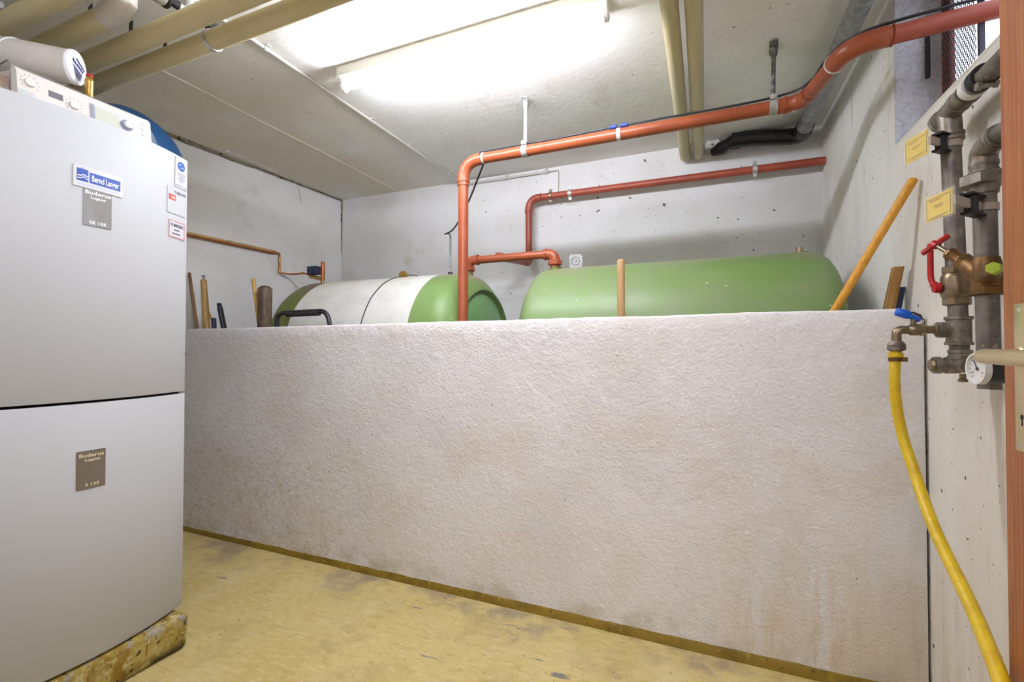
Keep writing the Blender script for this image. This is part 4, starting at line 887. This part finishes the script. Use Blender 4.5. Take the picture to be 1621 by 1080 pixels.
bm = BM(); a, b_ = Vector((.636, 2.02, 1.333)), Vector((.622, 2.02, 1.25)); d = (b_ - a).normalized(); obox(bm, a + d * .5, (1, 0, 0), (0, 1, 0), d, .015, .012, 1.0, .003); tag(obj('dark_batten', bm, M['navy'], origin=a + d * 1.0), 'narrow dark blue batten behind the ochre wooden batten', 'batten')

# ------------------------------------------------------------------ water pipes and fittings on the right wall
R1 = .0205
def fit(bm, c, axis, r, L_, lip=.004):
    return lathe(bm, c, axis, [(-L_ / 2, r), (-L_ / 2, r + lip), (-L_ / 2 + .007, r + lip), (-L_ / 2 + .009, r + .001), (L_ / 2 - .009, r + .001), (L_ / 2 - .007, r + lip), (L_ / 2, r + lip), (L_ / 2, r)], n=24)
def P1(z): return Vector((.590, 1.504 + (z - 1.076) * .057, z))
sp = thing('left_water_pipe', 'left upright grey zinc water pipe with tees, turning toward the door under the ledge', 'pipe', (.59, 1.5, 1.06))
bm = BM(); sweep(bm, [P1(1.66), P1(1.325)], R1, n=20); obj('pipe', bm, M['zinc'], sp)
bm = BM(); sweep(bm, [P1(1.235), P1(1.07)], R1 - .001, n=20); obj('pipe', bm, M['zinc'], sp)
tc_ = Vector((.590, 1.545, 1.735))
bm = BM(); sweep(bm, [P1(1.655), P1(1.70), tc_], .0245, n=20); fit(bm, P1(1.668), (0, 0, 1), .0245, .02); sweep(bm, [tc_ + Vector((0, .038, -.004)), tc_ - Vector((0, .05, -.002))], .0245, n=20); fit(bm, tc_ + Vector((0, .036, -.004)), (0, 1, 0), .0245, .016); obj('tee', bm, M['zinc_fitting'], sp)
bm = BM(); lathe(bm, tc_ + Vector((0, .040, -.005)), (0, 1, 0), [(0, .022), (.014, .022), (.016, .012), (.024, .012), (.024, 0)], n=8); obj('plug', bm, M['zinc_fitting'], sp)
bm = BM(); sweep(bm, [tc_ - Vector((0, .045, -.002)), (.590, .3, 1.748)], R1, n=20); obj('pipe', bm, M['zinc'], sp)
bm = BM(); fit(bm, (.590, 1.47, 1.738), (0, 1, 0), .0235, .05, .003); obj('coupling', bm, M['zinc_fitting'], sp)
bm = BM(); fit(bm, P1(1.165), (0, 0, 1), .024, .072, .004); sweep(bm, [P1(1.168), P1(1.168) - Vector((.040, 0, 0))], .018, n=18); fit(bm, P1(1.168) - Vector((.036, 0, 0)), (1, 0, 0), .017, .014, .003); obj('tee', bm, M['zinc_fitting'], sp)
q = P1(1.078)
bm = BM(); fit(bm, q + Vector((0, 0, .028)), (0, 0, 1), .021, .022, .003); sweep(bm, fillet([q + Vector((0, 0, .03)), q - Vector((0, 0, .0)), q - Vector((.03, 0, 0))], .012, 5), .021, n=18); sweep(bm, [q - Vector((.05, 0, 0)), q + Vector((0, 0, 0))], .0185, n=18); fit(bm, q - Vector((.046, 0, 0)), (1, 0, 0), .0185, .014, .003)
sweep(bm, [q, q + Vector((-.012, -.075, 0))], .0165, n=16); obj('tee', bm, M['zinc_fitting'], sp)
bm = BM(); lathe(bm, q - Vector((.054, 0, 0)), (-1, 0, 0), [(0, .017), (.006, .015), (.006, 0)], n=8); lathe(bm, q + Vector((.0, -.012, -.02)), (0, 0, -1), [(0, .007), (.012, .007), (.014, .010), (.020, .010), (.022, 0)], n=8); obj('plug', bm, M['nickel'], sp)
# pipe clamp with rubber on the run
t = thing('rubber_lined_clamp', 'pipe clamp with black rubber lining on the water pipe below the window ledge', 'clamp', (.6, 1.39, 1.74))
bm = BM(); band(bm, (.59, 1.385, 1.742), (0, 1, 0), .0205, .0275, .028, 24); obj('rubber_lining', bm, M['rubber'], t)
bm = BM(); band(bm, (.59, 1.425, 1.741), (0, 1, 0), .021, .0265, .022, 24); obj('band', bm, M['white_plastic'], t)
bm = BM(); sweep(bm, [(.575, 1.36, 1.712), (.600, 1.36, 1.712)], .006, n=8); hexnut(bm, (.572, 1.36, 1.712), (1, 0, 0), .010, .010); hexnut(bm, (.602, 1.36, 1.712), (1, 0, 0), .009, .008); box(bm, .592, .65, 1.375, 1.395, 1.766, 1.772); obj('bolt', bm, M['zinc_fitting'], t)
# ball valve with the red lever
bv = thing('ball_valve', 'nickel ball valve with long red lever on the left upright water pipe', 'valve', P1(1.25))
bm = BM(); c_ = P1(1.28)
hexnut(bm, c_ + Vector((0, 0, .040)), (0, 0, 1), .030, .020); hexnut(bm, c_ - Vector((0, 0, .040)), (0, 0, 1), .030, .020); lathe(bm, c_ - Vector((0, 0, .032)), (0, 0, 1), [(0, .026), (.006, .031), (.012, .032), (.052, .032), (.058, .030), (.064, .026)], n=24)
sweep(bm, [c_ - Vector((.02, 0, 0)), c_ - Vector((.038, 0, 0))], .008, n=10); hexnut(bm, c_ - Vector((.036, 0, 0)), (1, 0, 0), .010, .008); obj('valve_body', bm, M['nickel'], bv)
bm = BM(); lathe(bm, c_ - Vector((.034, 0, .004)), (-1, 0, 0), [(0, .014), (.012, .012), (.014, .009), (.014, 0)], n=18)
sweep(bm, fillet([c_ + Vector((-.038, 0, -.004)), c_ + Vector((-.047, .004, .010)), c_ + Vector((-.049, .008, .024)), c_ + Vector((-.049, .008, .112))], .008, 6), [.011] + [.0090] * 3 + [.0066] * 19, n=12); obj('lever', bm, M['red'], bv)
# second pipe
sp2 = thing('right_water_pipe', 'right upright grey zinc water pipe with big union nut, beside the open door', 'pipe', (.585, 1.37, 1.05))
def P2(z): return Vector((.585, 1.364 + (z - 1.07) * .022, z))
bm = BM(); sweep(bm, [P2(1.49), P2(1.315)], R1, n=20); obj('pipe', bm, M['zinc'], sp2)
bm = BM(); sweep(bm, [P2(1.245), P2(1.03)], R1, n=20); obj('pipe', bm, M['zinc'], sp2)
bm = BM(); hexnut(bm, P2(1.502), (0, 0, 1), .043, .028); lathe(bm, P2(1.47), (0, 0, 1), [(0, .024), (.018, .026)], n=20); obj('union_nut', bm, M['zinc_fitting'], sp2)
bm = BM(); fit(bm, P2(1.530), (0, 0, 1), .022, .024, .004); sweep(bm, fillet([P2(1.53), P2(1.572), P2(1.576) - Vector((0, .07, -.002))], .03, 8), .0245, n=20); fit(bm, P2(1.576) - Vector((0, .055, -.002)), (0, 1, 0), .022, .018, .004); obj('elbow', bm, M['zinc_fitting'], sp2)
bm = BM(); sweep(bm, [P2(1.578) - Vector((0, .06, 0)), (.585, .3, 1.59)], R1, n=20); obj('pipe', bm, M['zinc'], sp2)
# angle seat valve
av = thing('angle_seat_valve', 'brown bronze valve with slanted neck and red T-handle on the right upright water pipe', 'valve', P2(1.24))
c_ = P2(1.285); ad = (Vector((.532, 1.495, 1.392)) - c_).normalized()
bm = BM(); sweep(bm, [P2(1.325), P2(1.310), c_, P2(1.262), P2(1.25)], [.023, .026, .029, .026, .023], n=20); hexnut(bm, P2(1.250), (0, 0, 1), .031, .020); sweep(bm, [c_ - ad * .030, c_ - ad * .01, c_ + ad * .02, c_ + ad * .055], [.016, .027, .028, .020], n=20); obj('valve_body', bm, M['bronze'], av)
bm = BM(); hexnut(bm, c_ + ad * .062, ad, .021, .016); lathe(bm, c_ + ad * .068, ad, [(0, .014), (.030, .013), (.034, .016), (.042, .015), (.044, .007)], n=8); obj('bonnet', bm, M['bronze'], av)
bm = BM(); sweep(bm, [c_ + ad * .10, c_ + ad * .155], .0055, n=10); obj('stem', bm, M['nickel'], av)
te = c_ + ad * .158
bm = BM(); obox(bm, te, (.054, 0, .042), ad, Vector((.054, 0, .042)).cross(ad), .070, .011, .013, .004); lathe(bm, te - ad * .008, ad, [(0, .009), (.016, .009), (.018, .005), (.018, 0)], n=12); obj('handle', bm, M['red'], av)
bm = BM(); cp_ = Vector((.556, 1.272, 1.287)); hexnut(bm, cp_, Vector((-.6, -.75, .1)), .0135, .018); lathe(bm, cp_ + Vector((-.6, -.75, .1)).normalized() * .0085, Vector((-.6, -.75, .1)), [(0, .004), (.001, .004)], n=10); obj('end_cap', bm, M['lime'], av, label='yellow-green hexagonal cap')
bm = BM(); sweep(bm, [cp_, c_ + Vector((-.006, -.02, -.002))], [.011, .022], n=14); obj('side_neck', bm, M['bronze'], av)
# tap
tap = thing('water_tap', 'small brass tap with blue wing handle feeding the yellow hose', 'tap', (.5, 1.5, 1.15))
tz = 1.169; ty = 1.508
bm = BM(); sweep(bm, [(.556, ty, tz), (.49, ty, tz)], .0105, n=14); obj('pipe', bm, M['nickel'], tap)
bm = BM(); hexnut(bm, (.548, ty, tz), (1, 0, 0), .0165, .014); hexnut(bm, (.517, ty, tz), (1, 0, 0), .016, .012); lathe(bm, (.487, ty, tz), (1, 0, 0), [(0, .011), (.006, .015), (.022, .015), (.028, .012)], n=16); obj('valve_body', bm, M['nickel'], tap)
bm = BM(); sweep(bm, fillet([(.492, ty, tz), (.463, ty, tz), (.463, ty, 1.138)], .022, 8), .011, n=16); obj('spout', bm, M['nickel'], tap)
bm = BM(); sweep(bm, [(.499, ty, tz + .012), (.499, ty, tz + .030)], .0065, n=10); obj('stem', bm, M['nickel'], tap)
bm = BM(); obox(bm, (.494, ty, tz + .034), (1, -.1, -.32), (0, 1, 0), (.32, 0, 1), .020, .018, .012, .005); obox(bm, (.478, ty, tz + .043), (1, -.1, -.42), (0, 1, 0), (.42, 0, 1), .036, .017, .022, .007); obox(bm, (.506, ty, tz + .028), (1, 0, -.5), (0, 1, 0), (.5, 0, 1), .016, .016, .014, .005); obj('handle', bm, M['blue'], tap)
bm = BM(); lathe(bm, (.463, ty, 1.112), (0, 0, 1), [(0, .010), (.004, .019), (.010, .0205), (.014, .0195), (.018, .0205), (.022, .018), (.028, .013)], n=20); obj('hose_connector', bm, M['zinc_fitting'], tap)
# hose
hose = thing('garden_hose', 'yellow hose hanging from the tap and curving down past the door', 'hose', (.46, 1.4, 0))
hp_ = [(.462, 1.508, 1.112), (.459, 1.507, 1.08), (.456, 1.503, 1.03), (.460, 1.50, .96), (.470, 1.49, .885), (.478, 1.455, .82), (.478, 1.40, .762), (.474, 1.335, .716), (.472, 1.27, .68), (.468, 1.20, .650), (.463, 1.13, .618), (.452, 1.065, .598), (.440, 1.0, .578), (.42, .92, .54), (.40, .84, .46), (.38, .78, .34), (.36, .75, .2), (.34, .72, .06), (.28, .66, .014), (.1, .5, .013), (0, .2, .013)]
bm = BM(); sweep(bm, fillet(hp_, .03, 3), .0122, n=18); obj('hose_tube', bm, M['hose'], hose)
bm = BM(); band(bm, (.4605, 1.508, 1.092), (0, 0, 1), .0125, .0155, .010, 20); box(bm, .474, .486, ty - .006, ty + .006, 1.086, 1.098, bevel=.002); obj('hose_clamp', bm, M['bronze'], hose)
bm = BM(); lathe(bm, (.4615, 1.508, 1.098), (0, 0, 1), [(0, .0165), (.010, .0165), (.012, .012)], n=16); obj('hose_end', bm, M['hose'], hose)
# pressure gauge
pg = thing('pressure_gauge', 'round pressure gauge with white dial and black body, just behind the brass door handle', 'gauge', (.55, 1.29, 1.03))
gn = Vector((-.995, -.09, .0)).normalized(); gc = Vector((.530, 1.280, 1.078))
bm = BM(); lathe(bm, gc - gn * .062, gn, [(0, .0305), (.055, .0305)], n=32); obj('body', bm, M['black'], pg)
bm = BM(); band(bm, gc - gn * .002, gn, .0295, .0330, .012, 36); obj('bezel', bm, M['white_plastic'], pg)
bm = BM(); lathe(bm, gc - gn * .004, gn, [(0, .0295), (.003, .0295), (.003, 0)], n=32); dial = obj('dial', bm, M['gauge_face'], pg)
_, gu, gv = frame(gn, (0, 0, 1))
bm = BM()
for k in range(13):
    a = math.radians(-45 + k * 22.5); dr = gu * math.sin(a) + gv * math.cos(a); obox(bm, gc + dr * .0235, dr, gn, dr.cross(gn), .005, .0006, .0011)
for k, s_ in enumerate('024'):
    a = math.radians(-30 + k * 120); dr = gu * math.sin(a) + gv * math.cos(a)
    add_text(bm, s_, .009, lambda u, v: gc + dr * .016 - gv * u + gu * (v - .003), align='CENTER')
obj('print', bm, M['dark_print'], dial, smooth=0)
bm = BM(); dr = (gu + gv * .5).normalized(); obox(bm, gc + dr * .008 + gn * .001, dr, gn, dr.cross(gn), .026, .001, .0018); lathe(bm, gc, gn, [(0, .0035), (.002, .003)], n=10); obj('needle', bm, M['dark_print'], dial)
bm = BM(); sweep(bm, [gc - gn * .055, (.60, 1.31, 1.078), (.592, 1.42, 1.078), (.588, 1.45, 1.078)], .009, n=10); obj('stem', bm, M['nickel'], pg)
# yellow identification tags
def ytag(label, pa, pb, z0, z1, pc):
    t = thing('pipe_tag', label, 'tag', (pa[0], pa[1], z0), 'yellow tags on the water pipes')
    a, b_ = Vector((*pa, 0)), Vector((*pb, 0)); u = (b_ - a).normalized(); L_ = (b_ - a).length; n_ = Vector((-abs(u.y), u.x * (1 if u.y < 0 else -1), 0)).normalized()
    if n_.x > 0: n_ = -n_
    c = (a + b_) / 2 + Vector((0, 0, (z0 + z1) / 2)); H_ = z1 - z0
    bm = BM(); obox(bm, c, u, n_, (0, 0, 1), L_ - .006, .002, H_ - .005); card = obj('card', bm, M['tag_yellow'], t)
    bm = BM(); obox(bm, c + n_ * .0015 + u * .004 - Vector((0, 0, .001)), u, n_, (0, 0, 1), L_ + .004, .0055, H_ + .003, .001); obj('clear_cover', bm, M['tag_clear'], t)
    bm = BM()
    for (uu, zz, ww, hh) in ((0, .021, .72, .0016), (-.010, .016, .4, .0016), (0, .003, .34, .002), (0, -.002, .26, .0015), (0, -.022, .7, .0016), (0, -.026, .4, .0012)):
        obox(bm, c + u * uu + n_ * .0014 + Vector((0, 0, zz)), u, n_, (0, 0, 1), L_ * ww, .0006, hh)
    for s_ in (-1, 1): obox(bm, c + u * s_ * L_ * .43 + n_ * .0014, u, n_, (0, 0, 1), .0012, .0006, H_ * .82)
    obj('print', bm, M['tag_print'], card)
    pc = Vector(pc); e_ = b_ + Vector((0, 0, (z0 + z1) / 2)) + u * .002
    mid = e_.lerp(pc, .55); dv = (pc - e_); 
    bm = BM(); obox(bm, e_.lerp(pc, .42), dv, dv.cross(Vector((0, 0, 1))), (0, 0, 1), dv.length * .84, .006, .020); obj('arm', bm, M['tan_clip'], t)
    bm = BM(); obox(bm, mid, dv, dv.cross(Vector((0, 0, 1))), (0, 0, 1), .020, .014, .036, .002)
    for s_ in (-1, 1): obox(bm, mid + Vector((0, 0, s_ * .021)) + dv.normalized() * .008, dv, dv.cross(Vector((0, 0, 1))), Vector((0, 0, 1)), .052, .022, .004, .001)
    obj('holder', bm, M['black'], t)
    bm = BM(); band(bm, pc, (0, 0, 1), R1, R1 + .003, .016, 24); obj('pipe_band', bm, M['tan_clip'], t)
ytag('upper yellow tag in clear holder on the left water pipe', (.502, 1.558), (.525, 1.478), 1.613, 1.681, P1(1.648))
ytag('lower yellow tag in clear holder on the right water pipe', (.480, 1.372), (.496, 1.284), 1.412, 1.472, P2(1.438))

bpy.context.view_layer.update()
